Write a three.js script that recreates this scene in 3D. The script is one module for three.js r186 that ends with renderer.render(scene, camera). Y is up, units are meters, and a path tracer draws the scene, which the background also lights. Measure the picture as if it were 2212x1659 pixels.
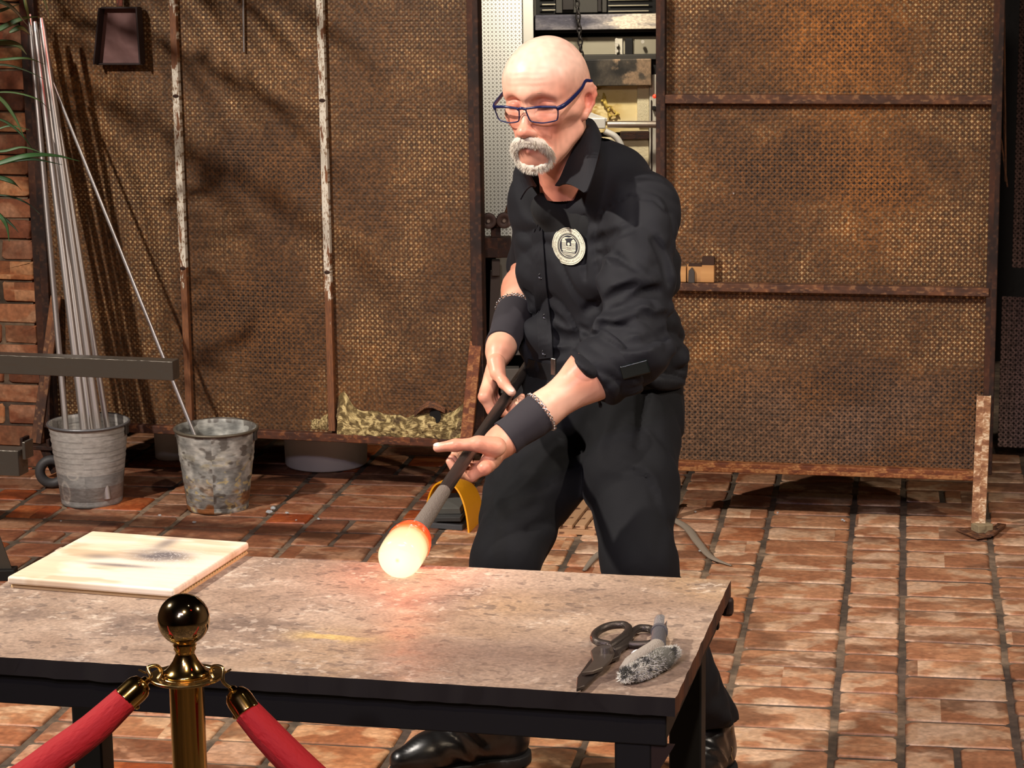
import * as THREE from 'three';
import { RoundedBoxGeometry } from 'three/addons/geometries/RoundedBoxGeometry.js';
import { mergeGeometries, mergeVertices, toCreasedNormals } from 'three/addons/utils/BufferGeometryUtils.js';

// ---------------------------------------------------------------- camera, lights, exposure
const scene = new THREE.Scene();
scene.background = new THREE.Color(0x000000);
const camera = new THREE.PerspectiveCamera(18.84, 2212 / 1659, 0.05, 60);
camera.position.set(0, 1.75, 0);
camera.rotation.set(-0.1974, 0, -0.013, 'YXZ');
const renderer = new THREE.WebGLRenderer({ antialias: true });
renderer.toneMapping = THREE.LinearToneMapping;
renderer.toneMappingExposure = 1.0;
renderer.shadowMap.enabled = true;

// stage lamps: [position, aim, colour, candela, cone half angle, penumbra, lens radius, label]
const LAMPS = [
  [[-3.3, 3.7, -3.5], [0.1, 0.6, -5.0], 0xfff5ea, 90, 0.84, 0.6, 0.075, 'large black stage spotlight high on the left side wall, warm white'],
  [[3.2, 3.5, -3.2], [0.2, 0.5, -4.6], 0xfff0de, 25, 0.8, 0.7, 0.07, 'large black stage spotlight high on the right side wall'],
  [[-1.2, 4.2, 1.7], [0.75, 0.7, -6.4], 0xffead2, 32, 0.205, 0.5, 0.06, 'black stage spotlight under the ceiling, aimed at the rusty gates'],
  [[0.9, 4.3, -2.2], [0.3, 0.6, -4.8], 0xfff6ee, 27, 0.46, 0.6, 0.06, 'black stage spotlight under the ceiling, aimed at the glass worker'],
  [[-1.5, 3.5, 1.6], [-0.35, 0.9, -2.5], 0xf2ecff, 22, 0.22, 0.6, 0.06, 'black stage spotlight under the ceiling, aimed at the brass post'],
  [[0.22, 1.95, -7.02], [0.16, 1.22, -7.75], 0xfff4e0, 5, 0.62, 0.7, 0.045, 'small added lamp, unseen above the furnace behind the gates, brightening the gap'],  // added lamp, out of view, brightens the furnace in the gap
  [[-1.05, 3.3, 0.3], [-0.4, 0.9, -2.8], 0xdccfff, 5, 0.4, 0.6, 0.055, 'violet white stage lamp, first of a row of four under the ceiling on the left'],
  [[-0.8, 3.35, 0.35], [-0.2, 0.9, -2.9], 0xe4dcff, 5, 0.4, 0.6, 0.055, 'violet white stage lamp, second of a row of four under the ceiling on the left'],
  [[-0.55, 3.3, 0.3], [0, 0.9, -3.0], 0xd6c6ff, 5, 0.4, 0.6, 0.055, 'violet white stage lamp, third of a row of four under the ceiling on the left'],
  [[-0.3, 3.35, 0.35], [0.1, 0.9, -3.1], 0xf0eaff, 5, 0.4, 0.6, 0.055, 'violet white stage lamp, fourth of a row of four under the ceiling on the left'],
  [[0.3, 4.35, 0.3], [0.1, 0, -0.9], 0xffe6c4, 34, 0.85, 0.7, 0.08, 'large added wash lamp, unseen under the ceiling, brightening the near floor'],  // added wash light, out of view, for the near floor and brass reflections
  [[1.9, 3.9, -1.2], [-1.72, 1.46, -6.9], 0xff3a20, 70, 0.062, 0.35, 0.05, 'small black stage spotlight with a red filter'],
];

// ---------------------------------------------------------------- helpers
function rng(seed) { let s = seed | 0; return () => { s = (s + 0x6d2b79f5) | 0; let t = Math.imul(s ^ (s >>> 15), 1 | s); t = (t + Math.imul(t ^ (t >>> 7), 61 | t)) ^ t; return ((t ^ (t >>> 14)) >>> 0) / 4294967296; }; }
const V = (x, y, z) => Array.isArray(x) ? new THREE.Vector3(x[0], x[1], x[2]) : new THREE.Vector3(x, y, z);
const lerp = (a, b, t) => a + (b - a) * t, clamp = (x, a = 0, b = 1) => x < a ? a : x > b ? b : x;
const sst = (a, b, x) => { const t = clamp((x - a) / (b - a)); return t * t * (3 - 2 * t); };
const mix3 = (a, b, t) => [lerp(a[0], b[0], t), lerp(a[1], b[1], t), lerp(a[2], b[2], t)];
const add = (a, b) => [a[0] + b[0], a[1] + b[1], a[2] + b[2]], sub = (a, b) => [a[0] - b[0], a[1] - b[1], a[2] - b[2]], mul = (a, k) => [a[0] * k, a[1] * k, a[2] * k];
const dot = (a, b) => a[0] * b[0] + a[1] * b[1] + a[2] * b[2], len = (a) => Math.hypot(a[0], a[1], a[2]), unit = (a) => mul(a, 1 / len(a));
const cross = (a, b) => [a[1] * b[2] - a[2] * b[1], a[2] * b[0] - a[0] * b[2], a[0] * b[1] - a[1] * b[0]];
const hash = (x, y, z) => { let h = Math.imul(x, 374761393) ^ Math.imul(y, 668265263) ^ Math.imul(z, 1274126177); h = Math.imul(h ^ (h >>> 13), 1274126177); return ((h ^ (h >>> 16)) >>> 0) / 4294967296; };
function n2(x, y, s = 0) {
  const ix = Math.floor(x), iy = Math.floor(y), fx = x - ix, fy = y - iy, u = fx * fx * (3 - 2 * fx), v = fy * fy * (3 - 2 * fy);
  return lerp(lerp(hash(ix, iy, s), hash(ix + 1, iy, s), u), lerp(hash(ix, iy + 1, s), hash(ix + 1, iy + 1, s), u), v);
}
function n3(x, y, z) {
  const ix = Math.floor(x), iy = Math.floor(y), iz = Math.floor(z), fx = x - ix, fy = y - iy, fz = z - iz;
  const u = fx * fx * (3 - 2 * fx), v = fy * fy * (3 - 2 * fy), w = fz * fz * (3 - 2 * fz);
  const q = (k) => lerp(lerp(hash(ix, iy, iz + k), hash(ix + 1, iy, iz + k), u), lerp(hash(ix, iy + 1, iz + k), hash(ix + 1, iy + 1, iz + k), u), v);
  return lerp(q(0), q(1), w);
}
function fbm(x, y, oct = 4, s = 0) { let a = 0.5, t = 0, n = 0; for (let i = 0; i < oct; i++) { t += a * n2(x, y, s + i * 17); n += a; a *= 0.5; x *= 2.03; y *= 2.03; } return t / n; }

function tex(w, h, f, srgb = true, repeat = false) {   // f(u, v) with v up, returns [r, g, b] in 0..255
  const d = new Uint8Array(w * h * 4);
  for (let y = 0, o = 0; y < h; y++) for (let x = 0; x < w; x++, o += 4) {
    const c = f((x + 0.5) / w, (y + 0.5) / h);
    d[o] = clamp(c[0], 0, 255); d[o + 1] = clamp(c[1], 0, 255); d[o + 2] = clamp(c[2], 0, 255); d[o + 3] = 255;
  }
  const t = new THREE.DataTexture(d, w, h);
  t.magFilter = THREE.LinearFilter; t.minFilter = THREE.LinearFilter;
  if (srgb) t.colorSpace = THREE.SRGBColorSpace;
  if (repeat) t.wrapS = t.wrapT = THREE.RepeatWrapping;
  t.needsUpdate = true;
  return t;
}
const gray = (v) => [v, v, v];
const std = (color, roughness = 0.8, metalness = 0, more = {}) => new THREE.MeshStandardMaterial({ color, roughness, metalness, ...more });
const phys = (color, roughness = 0.8, metalness = 0, more = {}) => new THREE.MeshPhysicalMaterial({ color, roughness, metalness, ...more });

const taken = new Map();
const numbered = (n) => { const k = taken.get(n) ?? 0; taken.set(n, k + 1); return k ? n + '_' + String(k).padStart(3, '0') : n; };
function tag(o, label, category, group, kind) {
  if (label) o.userData.label = label;
  if (category) o.userData.category = category;
  if (group) o.userData.group = group;
  if (kind) o.userData.kind = kind;
  return o;
}
function thing(name, label, category, at = [0, 0, 0], turn = 0, group) {
  const o = new THREE.Group(); o.name = numbered(name); o.position.set(...at); o.rotation.y = turn; scene.add(o);
  return tag(o, label, category, group);
}
function flat(g) { const c = g.index ? g.toNonIndexed() : g; for (const k of Object.keys(c.attributes)) if (!['position', 'normal', 'uv'].includes(k)) c.deleteAttribute(k); if (!c.attributes.uv) c.setAttribute('uv', new THREE.BufferAttribute(new Float32Array(c.attributes.position.count * 2), 2)); return c; }
function obj(name, geos, mat, parent = scene) {
  const list = [].concat(geos), g = list.length > 1 ? mergeGeometries(list.map(flat)) : list[0];
  const m = new THREE.Mesh(g, mat); m.name = parent === scene ? numbered(name) : name;
  m.castShadow = m.receiveShadow = true; parent.add(m);
  return m;
}
function struct(name, geos, mat, parent = scene) { const m = obj(name, geos, mat, parent); if (parent === scene) m.userData.kind = 'structure'; return m; }
const place = (g, at = [0, 0, 0], rot = [0, 0, 0], scale) => { if (scale) g.scale(...scale); const m = new THREE.Matrix4().makeRotationFromEuler(new THREE.Euler(...rot)); m.setPosition(...at); return g.applyMatrix4(m); };
// a box with small rounded edges, uv in metres
function box(w, h, d, at = [0, 0, 0], r = 0.003, rot = [0, 0, 0]) {
  const rr = Math.min(r, w * 0.45, h * 0.45, d * 0.45);
  const g = rr > 0.0004 ? new RoundedBoxGeometry(w, h, d, 1, rr) : new THREE.BoxGeometry(w, h, d);
  boxUV(g); return place(g, at, rot);
}
function boxUV(g) {
  const p = g.attributes.position, n = g.attributes.normal, uv = new Float32Array(p.count * 2);
  for (let i = 0; i < p.count; i++) {
    const ax = Math.abs(n.getX(i)), ay = Math.abs(n.getY(i)), az = Math.abs(n.getZ(i));
    const [a, b] = ax > ay && ax > az ? [p.getZ(i), p.getY(i)] : ay > az ? [p.getX(i), p.getZ(i)] : [p.getX(i), p.getY(i)];
    uv[i * 2] = a; uv[i * 2 + 1] = b;
  }
  g.setAttribute('uv', new THREE.BufferAttribute(uv, 2)); return g;
}
// a bar with rectangular section between two points; 'face' is the direction its width w lies along
function bar(a, b, w, d, face = [1, 0, 0], r = 0.002) {
  const A = V(a), B = V(b), y = B.clone().sub(A), L = y.length(); y.normalize();
  let x = V(face); x.addScaledVector(y, -x.dot(y)).normalize(); const z = new THREE.Vector3().crossVectors(x, y);
  const g = box(w, L, d, [0, 0, 0], r);
  return g.applyMatrix4(new THREE.Matrix4().makeBasis(x, y, z).setPosition(A.add(B).multiplyScalar(0.5)));
}
function rod(a, b, r0, r1 = r0, seg = 14, cap = true) {
  const A = V(a), B = V(b), y = B.clone().sub(A), L = y.length();
  const g = new THREE.CylinderGeometry(r1, r0, L, seg, 1, !cap);
  return g.applyQuaternion(new THREE.Quaternion().setFromUnitVectors(new THREE.Vector3(0, 1, 0), y.normalize())).translate(...A.add(B).multiplyScalar(0.5).toArray());
}
const tube = (pts, r, seg = 40, rs = 8, closed = false) => new THREE.TubeGeometry(new THREE.CatmullRomCurve3(pts.map((p) => V(p)), closed), seg, r, rs, closed);
const lathe = (prof, seg = 48) => new THREE.LatheGeometry(prof.map(([r, y]) => new THREE.Vector2(r, y)), seg);
// tube with varying radius and flattened section
function loft(pts, radii, seg = 48, rs = 12, flatK = 1, up = [0, 1, 0], capEnds = true) {
  const c = new THREE.CatmullRomCurve3(pts.map((p) => V(p))), P = [], I = [], UV = [];
  for (let i = 0; i <= seg; i++) {
    const t = i / seg, p = c.getPoint(t), tg = c.getTangent(t), k = t * (radii.length - 1), j = Math.min(Math.floor(k), radii.length - 2), r = lerp(radii[j], radii[j + 1], k - j);
    const sx = new THREE.Vector3().crossVectors(tg, V(up)).normalize(), sy = new THREE.Vector3().crossVectors(sx, tg).normalize();
    for (let s = 0; s < rs; s++) { const a = s / rs * Math.PI * 2; const q = p.clone().addScaledVector(sx, Math.cos(a) * r).addScaledVector(sy, Math.sin(a) * r * flatK); P.push(q.x, q.y, q.z); UV.push(s / rs, t); }
  }
  for (let i = 0; i < seg; i++) for (let s = 0; s < rs; s++) { const a = i * rs + s, b = i * rs + (s + 1) % rs, d = a + rs, e = b + rs; I.push(a, b, d, b, e, d); }
  if (capEnds) for (const [row, t, fl] of [[0, 0, 1], [seg, 1, 0]]) {
    const p = c.getPoint(t), k = P.length / 3; P.push(p.x, p.y, p.z); UV.push(0, t);
    for (let s = 0; s < rs; s++) { const a = row * rs + s, b = row * rs + (s + 1) % rs; fl ? I.push(k, b, a) : I.push(k, a, b); }
  }
  const g = new THREE.BufferGeometry(); g.setAttribute('position', new THREE.Float32BufferAttribute(P, 3)); g.setAttribute('uv', new THREE.Float32BufferAttribute(UV, 2)); g.setIndex(I); g.computeVertexNormals(); return g;
}
// a sheet with thickness through a grid of points (rows of equal length)
function sheet(rows, th, lift = 0) {
  const R = rows.length, C = rows[0].length, P = [], I = [], N = [];
  const at = (i, j) => rows[clamp(i, 0, R - 1)][clamp(j, 0, C - 1)];
  for (let i = 0; i < R; i++) for (let j = 0; j < C; j++) N.push(unit(cross(sub(at(i, j + 1), at(i, j - 1)), sub(at(i + 1, j), at(i - 1, j)))));
  for (const k of [lift + th, lift]) for (let i = 0; i < R; i++) for (let j = 0; j < C; j++) P.push(...add(rows[i][j], mul(N[i * C + j], k)));
  const n = R * C, q = (a, b, c, d) => I.push(a, b, c, a, c, d);
  for (let i = 0; i < R - 1; i++) for (let j = 0; j < C - 1; j++) { const a = i * C + j; q(a, a + 1, a + C + 1, a + C); q(n + a, n + a + C, n + a + C + 1, n + a + 1); }
  for (let j = 0; j < C - 1; j++) { q(j + 1, j, n + j, n + j + 1); const b = (R - 1) * C + j; q(b, b + 1, n + b + 1, n + b); }
  for (let i = 0; i < R - 1; i++) { const a = i * C; q(a, a + C, n + a + C, n + a); const b = a + C - 1; q(b + C, b, n + b, n + b + C); }
  const uv = []; for (let k = 0; k < 2; k++) for (let i = 0; i < R; i++) for (let j = 0; j < C; j++) uv.push(j / (C - 1), 1 - i / (R - 1));
  const g = new THREE.BufferGeometry(); g.setAttribute('position', new THREE.Float32BufferAttribute(P, 3)); g.setAttribute('uv', new THREE.Float32BufferAttribute(uv, 2)); g.setIndex(I);
  return toCreasedNormals(g, 0.9);
}
// ---- signed distance shapes and a surface-nets mesher
const cap = (a, b, ra, rb = ra) => {
  const [ax, ay, az] = a, dx = b[0] - ax, dy = b[1] - ay, dz = b[2] - az, q = 1 / (dx * dx + dy * dy + dz * dz || 1e-9);
  return (x, y, z) => { const px = x - ax, py = y - ay, pz = z - az; let t = (px * dx + py * dy + pz * dz) * q; t = t < 0 ? 0 : t > 1 ? 1 : t; const ex = px - dx * t, ey = py - dy * t, ez = pz - dz * t; return Math.sqrt(ex * ex + ey * ey + ez * ez) - (ra + (rb - ra) * t); };
};
const ell = (c, r) => (x, y, z) => { const a = (x - c[0]) / r[0], b = (y - c[1]) / r[1], d = (z - c[2]) / r[2], k0 = Math.sqrt(a * a + b * b + d * d), e = a / r[0], f = b / r[1], g = d / r[2], k1 = Math.sqrt(e * e + f * f + g * g); return k1 < 1e-6 ? -Math.min(...r) : k0 * (k0 - 1) / k1; };
const smin = (a, b, k) => { const h = k - Math.abs(a - b); return h > 0 ? Math.min(a, b) - h * h / (4 * k) : Math.min(a, b); };
const smax = (a, b, k) => -smin(-a, -b, k);
const uni = (list, k) => (x, y, z) => { let d = list[0](x, y, z); for (let i = 1; i < list.length; i++) d = smin(d, list[i](x, y, z), k); return d; };
function nets(f, lo, hi, h, uvf) {
  const nx = Math.ceil((hi[0] - lo[0]) / h) + 1, ny = Math.ceil((hi[1] - lo[1]) / h) + 1, nz = Math.ceil((hi[2] - lo[2]) / h) + 1, v = new Float32Array(nx * ny * nz);
  for (let k = 0, o = 0; k < nz; k++) for (let j = 0; j < ny; j++) for (let i = 0; i < nx; i++, o++) v[o] = f(lo[0] + i * h, lo[1] + j * h, lo[2] + k * h);
  const id = new Int32Array(v.length).fill(-1), P = [], I = [], sx = 1, sy = nx, sz = nx * ny, off = [0, sx, sy, sx + sy, sz, sx + sz, sy + sz, sx + sy + sz];
  const E = [[0, 1], [2, 3], [4, 5], [6, 7], [0, 2], [1, 3], [4, 6], [5, 7], [0, 4], [1, 5], [2, 6], [3, 7]];
  for (let k = 0; k < nz - 1; k++) for (let j = 0; j < ny - 1; j++) for (let i = 0; i < nx - 1; i++) {
    const o = i + j * sy + k * sz; let m = 0;
    for (let c = 0; c < 8; c++) if (v[o + off[c]] < 0) m |= 1 << c;
    if (m === 0 || m === 255) continue;
    let x = 0, y = 0, z = 0, n = 0;
    for (const [a, b] of E) { const va = v[o + off[a]], vb = v[o + off[b]]; if ((va < 0) === (vb < 0)) continue; const t = va / (va - vb); x += (a & 1) + t * ((b & 1) - (a & 1)); y += (a >> 1 & 1) + t * ((b >> 1 & 1) - (a >> 1 & 1)); z += (a >> 2) + t * ((b >> 2) - (a >> 2)); n++; }
    id[o] = P.length / 3; P.push(lo[0] + (i + x / n) * h, lo[1] + (j + y / n) * h, lo[2] + (k + z / n) * h);
  }
  const quad = (a, b, c, d, fl) => { if (a < 0 || b < 0 || c < 0 || d < 0) return; fl ? I.push(a, c, b, a, d, c) : I.push(a, b, c, a, c, d); };
  for (let k = 1; k < nz - 1; k++) for (let j = 1; j < ny - 1; j++) for (let i = 1; i < nx - 1; i++) {
    const o = i + j * sy + k * sz, s = v[o] < 0;
    if (s !== (v[o + sx] < 0)) quad(id[o - sy - sz], id[o - sz], id[o], id[o - sy], !s);
    if (s !== (v[o + sy] < 0)) quad(id[o - sx - sz], id[o - sx], id[o], id[o - sz], !s);
    if (s !== (v[o + sz] < 0)) quad(id[o - sx - sy], id[o - sy], id[o], id[o - sx], !s);
  }
  const up = new Int32Array(P.length / 3).map((_, i) => i), root = (i) => { while (up[i] !== i) i = up[i] = up[up[i]]; return i; };   // loose specks are dropped
  for (let i = 0; i < I.length; i += 3) { const a = root(I[i]); up[root(I[i + 1])] = a; up[root(I[i + 2])] = a; }
  const size = new Int32Array(up.length); let most = 0; for (let i = 0; i < up.length; i++) most = Math.max(most, ++size[root(i)]);
  const J2 = []; for (let i = 0; i < I.length; i += 3) if (size[root(I[i])] > most * 0.03) J2.push(I[i], I[i + 1], I[i + 2]);
  const g = new THREE.BufferGeometry(); g.setAttribute('position', new THREE.Float32BufferAttribute(P, 3)); g.setIndex(J2); g.computeVertexNormals();
  const uv = new Float32Array(P.length / 3 * 2); for (let i = 0; i < uv.length / 2; i++) { const q = uvf ? uvf(P[i * 3], P[i * 3 + 1], P[i * 3 + 2]) : [P[i * 3] + P[i * 3 + 2], P[i * 3 + 1]]; uv[i * 2] = q[0]; uv[i * 2 + 1] = q[1]; }
  g.setAttribute('uv', new THREE.BufferAttribute(uv, 2)); return g;
}
function paint(g, f) { const p = g.attributes.position, c = new Float32Array(p.count * 3), k = new THREE.Color(); for (let i = 0; i < p.count; i++) { const q = f(p.getX(i), p.getY(i), p.getZ(i)); k.setRGB(q[0] / 255, q[1] / 255, q[2] / 255, THREE.SRGBColorSpace); c[i * 3] = k.r; c[i * 3 + 1] = k.g; c[i * 3 + 2] = k.b; } g.setAttribute('color', new THREE.BufferAttribute(c, 3)); return g; }
// walk from a point along a direction until the shape is met
function land(f, from, dir, most = 0.5) { let t = 0; const d = unit(dir); for (let i = 0; i < 900 && t < most; i++) { const s = f(from[0] + d[0] * t, from[1] + d[1] * t, from[2] + d[2] * t); if (s < 0.0003) break; t += Math.min(s, 0.02) * 0.3; } return add(from, mul(d, t)); }

// ---------------------------------------------------------------- lamps above and beside the stage
const lampShell = std(0x15151a, 0.55, 0.4), lampYoke = std(0x0c0c0c, 0.6, 0.5);
for (const [at, aim, color, cd, cone, pen, r, label] of LAMPS) {
  const o = thing('stage_lamp', label, 'stage lamp', at);
  const d = unit(sub(aim, at)), q = new THREE.Quaternion().setFromUnitVectors(new THREE.Vector3(0, -1, 0), V(d));
  obj('housing', lathe([[0, 0.34], [r * 0.7, 0.33], [r * 1.05, 0.28], [r * 1.15, 0.06], [r * 1.3, 0.04], [r * 1.3, -0.03], [r * 1.22, -0.03], [r * 1.2, 0.03], [0, 0.035]], 28), lampShell, o).quaternion.copy(q);
  obj('yoke', [box(0.03, 0.24, 0.008, [r * 1.45, 0.16, 0]), box(0.03, 0.24, 0.008, [-r * 1.45, 0.16, 0]), box(r * 3 + 0.02, 0.012, 0.03, [0, 0.28, 0])], lampYoke, o);
  const lens = obj('lamp_lens', place(new THREE.CylinderGeometry(r * 1.1, r * 1.1, 0.012, 28), [0, 0.026, 0]), std(0x000000, 0.4, 0, { emissive: color, emissiveIntensity: 30 }), o); lens.quaternion.copy(q);
  const s = new THREE.SpotLight(color, cd, 0, cone, pen, 2); s.name = 'spot'; s.position.set(...add(at, mul(d, 0.05))); s.target.position.set(...aim); s.castShadow = true; s.shadow.radius = r / 0.02;
  scene.add(s); scene.add(s.target);
}
// ---------------------------------------------------------------- shared surface textures
const rustTex = tex(512, 512, (u, v) => {
  const a = fbm(u * 9, v * 9, 5, 3), b = fbm(u * 40, v * 40, 3, 9), c = fbm(u * 3, v * 3, 3, 21);
  let k = mix3([70, 44, 32], [132, 82, 48], sst(0.3, 0.7, a * 0.6 + c * 0.4)); k = mix3(k, [150, 112, 74], sst(0.58, 0.75, b) * 0.5);
  return mul(k, 0.82 + 0.36 * b);
}, true, true);
const rustBump = tex(256, 256, (u, v) => gray(255 * fbm(u * 40, v * 40, 4, 5)), false, true);
const rustMat = (tint = 0xffffff, rep = 1) => { const t = rustTex.clone(); t.repeat.set(rep * 2, rep * 2); t.needsUpdate = true; return std(tint, 0.72, 0.15, { map: t, bumpMap: rustBump, bumpScale: 0.0015 }); };
const paleTex = tex(256, 512, (u, v) => { const a = fbm(u * 7, v * 14, 5, 233), b = fbm(u * 40, v * 70, 3, 239); return mul(mix3(mix3([132, 88, 60], [178, 134, 96], sst(0.3, 0.6, a)), [206, 182, 152], sst(0.5, 0.64, a * 0.6 + b * 0.4)), 0.85 + 0.3 * b); }, true, true); paleTex.repeat.set(4, 4);
const rust = rustMat(), rustPale = std(0xffffff, 0.7, 0.1, { map: paleTex, bumpMap: rustBump, bumpScale: 0.001 }), rustDark = rustMat(0x8a7a72), ochre = std(0xb88e66, 0.7, 0.1, { map: paleTex, bumpMap: rustBump, bumpScale: 0.001 });
const darkSteel = std(0x2b2725, 0.5, 0.7), blackIron = std(0x141211, 0.62, 0.4);
const steelTex = tex(512, 256, (u, v) => { const a = fbm(u * 6, v * 5, 4, 41), b = fbm(u * 60, v * 30, 3, 7); return mul(mix3([60, 56, 54], [150, 146, 144], sst(0.3, 0.7, a)), 0.8 + 0.4 * b); }, true, true);
const woolTex = tex(512, 256, (u, v) => { const a = fbm(u * 44 + fbm(u * 20, v * 5, 2, 3) * 3, v * 8, 5, 61), b = fbm(u * 16, v * 4, 3, 71); return mix3(mix3([96, 78, 44], [206, 184, 128], sst(0.28, 0.72, a)), [70, 52, 34], sst(0.62, 0.75, b) * 0.7); }, true, true);
const concreteMat = (c) => std(c, 0.9, 0, { bumpMap: rustBump, bumpScale: 0.003 });

// ---------------------------------------------------------------- the hall: floor, walls, ceiling
const mortarTex = tex(1024, 1024, (u, v) => {
  const a = fbm(u * 14, v * 14, 5, 11), b = fbm(u * 90, v * 90, 3, 19), c = fbm(u * 4, v * 4, 3, 29);
  let k = mix3([70, 58, 46], [122, 102, 82], sst(0.3, 0.72, a)); k = mix3(k, [62, 50, 44], sst(0.5, 0.7, c) * 0.6);
  return mul(k, 0.75 + 0.5 * b);
}, true, true);
const floorGeo = boxUV(new THREE.BoxGeometry(8.4, 0.2, 12.6)); floorGeo.translate(0, -0.1032, -3);
mortarTex.repeat.set(0.7, 0.7);
const floor = struct('floor', floorGeo, std(0xffffff, 0.85, 0, { map: mortarTex, bumpMap: rustBump, bumpScale: 0.004 }));
const hallDark = concreteMat(0x7a6654);
struct('wall_back', box(8.4, 4.6, 0.2, [0, 2.28, -9.2], 0), concreteMat(0x120d0a));
struct('wall_left', box(0.2, 4.6, 12.6, [-4.1, 2.28, -3], 0), hallDark);
struct('wall_right', box(0.2, 4.6, 12.6, [4.1, 2.28, -3], 0), hallDark);
struct('wall_front', box(8.4, 4.6, 0.2, [0, 2.28, 3.2], 0), hallDark);
struct('ceiling', box(8.4, 0.2, 12.6, [0, 4.66, -3], 0), concreteMat(0x1a1614));

// bricks of the floor: one mesh each, laid in columns that run away from the viewer
const brickTex = tex(1024, 1024, (u, v) => {
  const w = fbm(u * 7, v * 7, 3, 5) * 1.6, a = fbm(u * 10 + w, v * 22, 5, 101), b = fbm(u * 120, v * 120, 3, 111), c = fbm(u * 12, v * 16 + w, 4, 121), d = fbm(u * 5 + w, v * 8, 4, 131);
  let k = mix3([164, 116, 86], [192, 146, 112], sst(0.3, 0.7, a)); k = mix3(k, [210, 182, 154], sst(0.48, 0.62, c) * 0.85); k = mix3(k, [120, 88, 68], sst(0.55, 0.70, d) * 0.65);
  k = mix3(k, [226, 200, 176], sst(0.66, 0.74, c) * 0.6);
  return mul(k, 0.84 + 0.32 * b);
}, true, true);
const brickBump = tex(512, 512, (u, v) => gray(255 * (0.6 * fbm(u * 30, v * 40, 4, 141) + 0.4 * fbm(u * 9, v * 14, 3, 151))), false, true);
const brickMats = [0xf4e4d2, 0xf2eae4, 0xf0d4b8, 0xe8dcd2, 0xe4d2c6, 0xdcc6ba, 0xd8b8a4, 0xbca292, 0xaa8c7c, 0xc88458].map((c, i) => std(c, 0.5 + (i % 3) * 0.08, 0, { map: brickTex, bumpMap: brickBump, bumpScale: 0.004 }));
function brickGeo(w, l, h, r, edge, seed) {          // an uneven brick face with worn corners and sunken sides; x across, z along, y up
  const q = rng(seed), pts = [], n = 5;
  const corner = (cx, cz, a0) => { const rr = r * (0.6 + q() * 0.9); for (let i = 0; i < n; i++) { const a = a0 + i / (n - 1) * Math.PI / 2; pts.push([cx * (w / 2 - rr) + Math.cos(a) * rr + (q() - 0.5) * edge, cz * (l / 2 - rr) + Math.sin(a) * rr + (q() - 0.5) * edge]); } };
  corner(1, 1, 0); corner(-1, 1, Math.PI / 2); corner(-1, -1, Math.PI); corner(1, -1, Math.PI * 1.5);
  const P = [], I = [], UV = [], N = pts.length, ou = q(), ov = q(), tilt = [(q() - 0.5) * 0.02, (q() - 0.5) * 0.02], flip = q() > 0.5 ? 1 : -1;
  const put = (x, y, z) => { P.push(x, y + (x * tilt[0] + z * tilt[1]), z); UV.push(ou + flip * x * 0.9, ov + z * 0.9); };
  put(0, h, 0);
  for (const [k, y] of [[0.9, h - 0.0004], [0.975, h - 0.003], [1, h - 0.018]]) for (const [x, z] of pts) put(x * k, y + (q() - 0.5) * 0.0012, z * k);
  for (let i = 0; i < N; i++) { const j = (i + 1) % N; I.push(0, 1 + j, 1 + i); for (let s = 0; s < 2; s++) { const a = 1 + s * N + i, b = 1 + s * N + j; I.push(a, b, a + N, b, b + N, a + N); } }
  const g = new THREE.BufferGeometry(); g.setAttribute('position', new THREE.Float32BufferAttribute(P, 3)); g.setAttribute('uv', new THREE.Float32BufferAttribute(UV, 2)); g.setIndex(I); g.computeVertexNormals(); return g;
}
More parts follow.
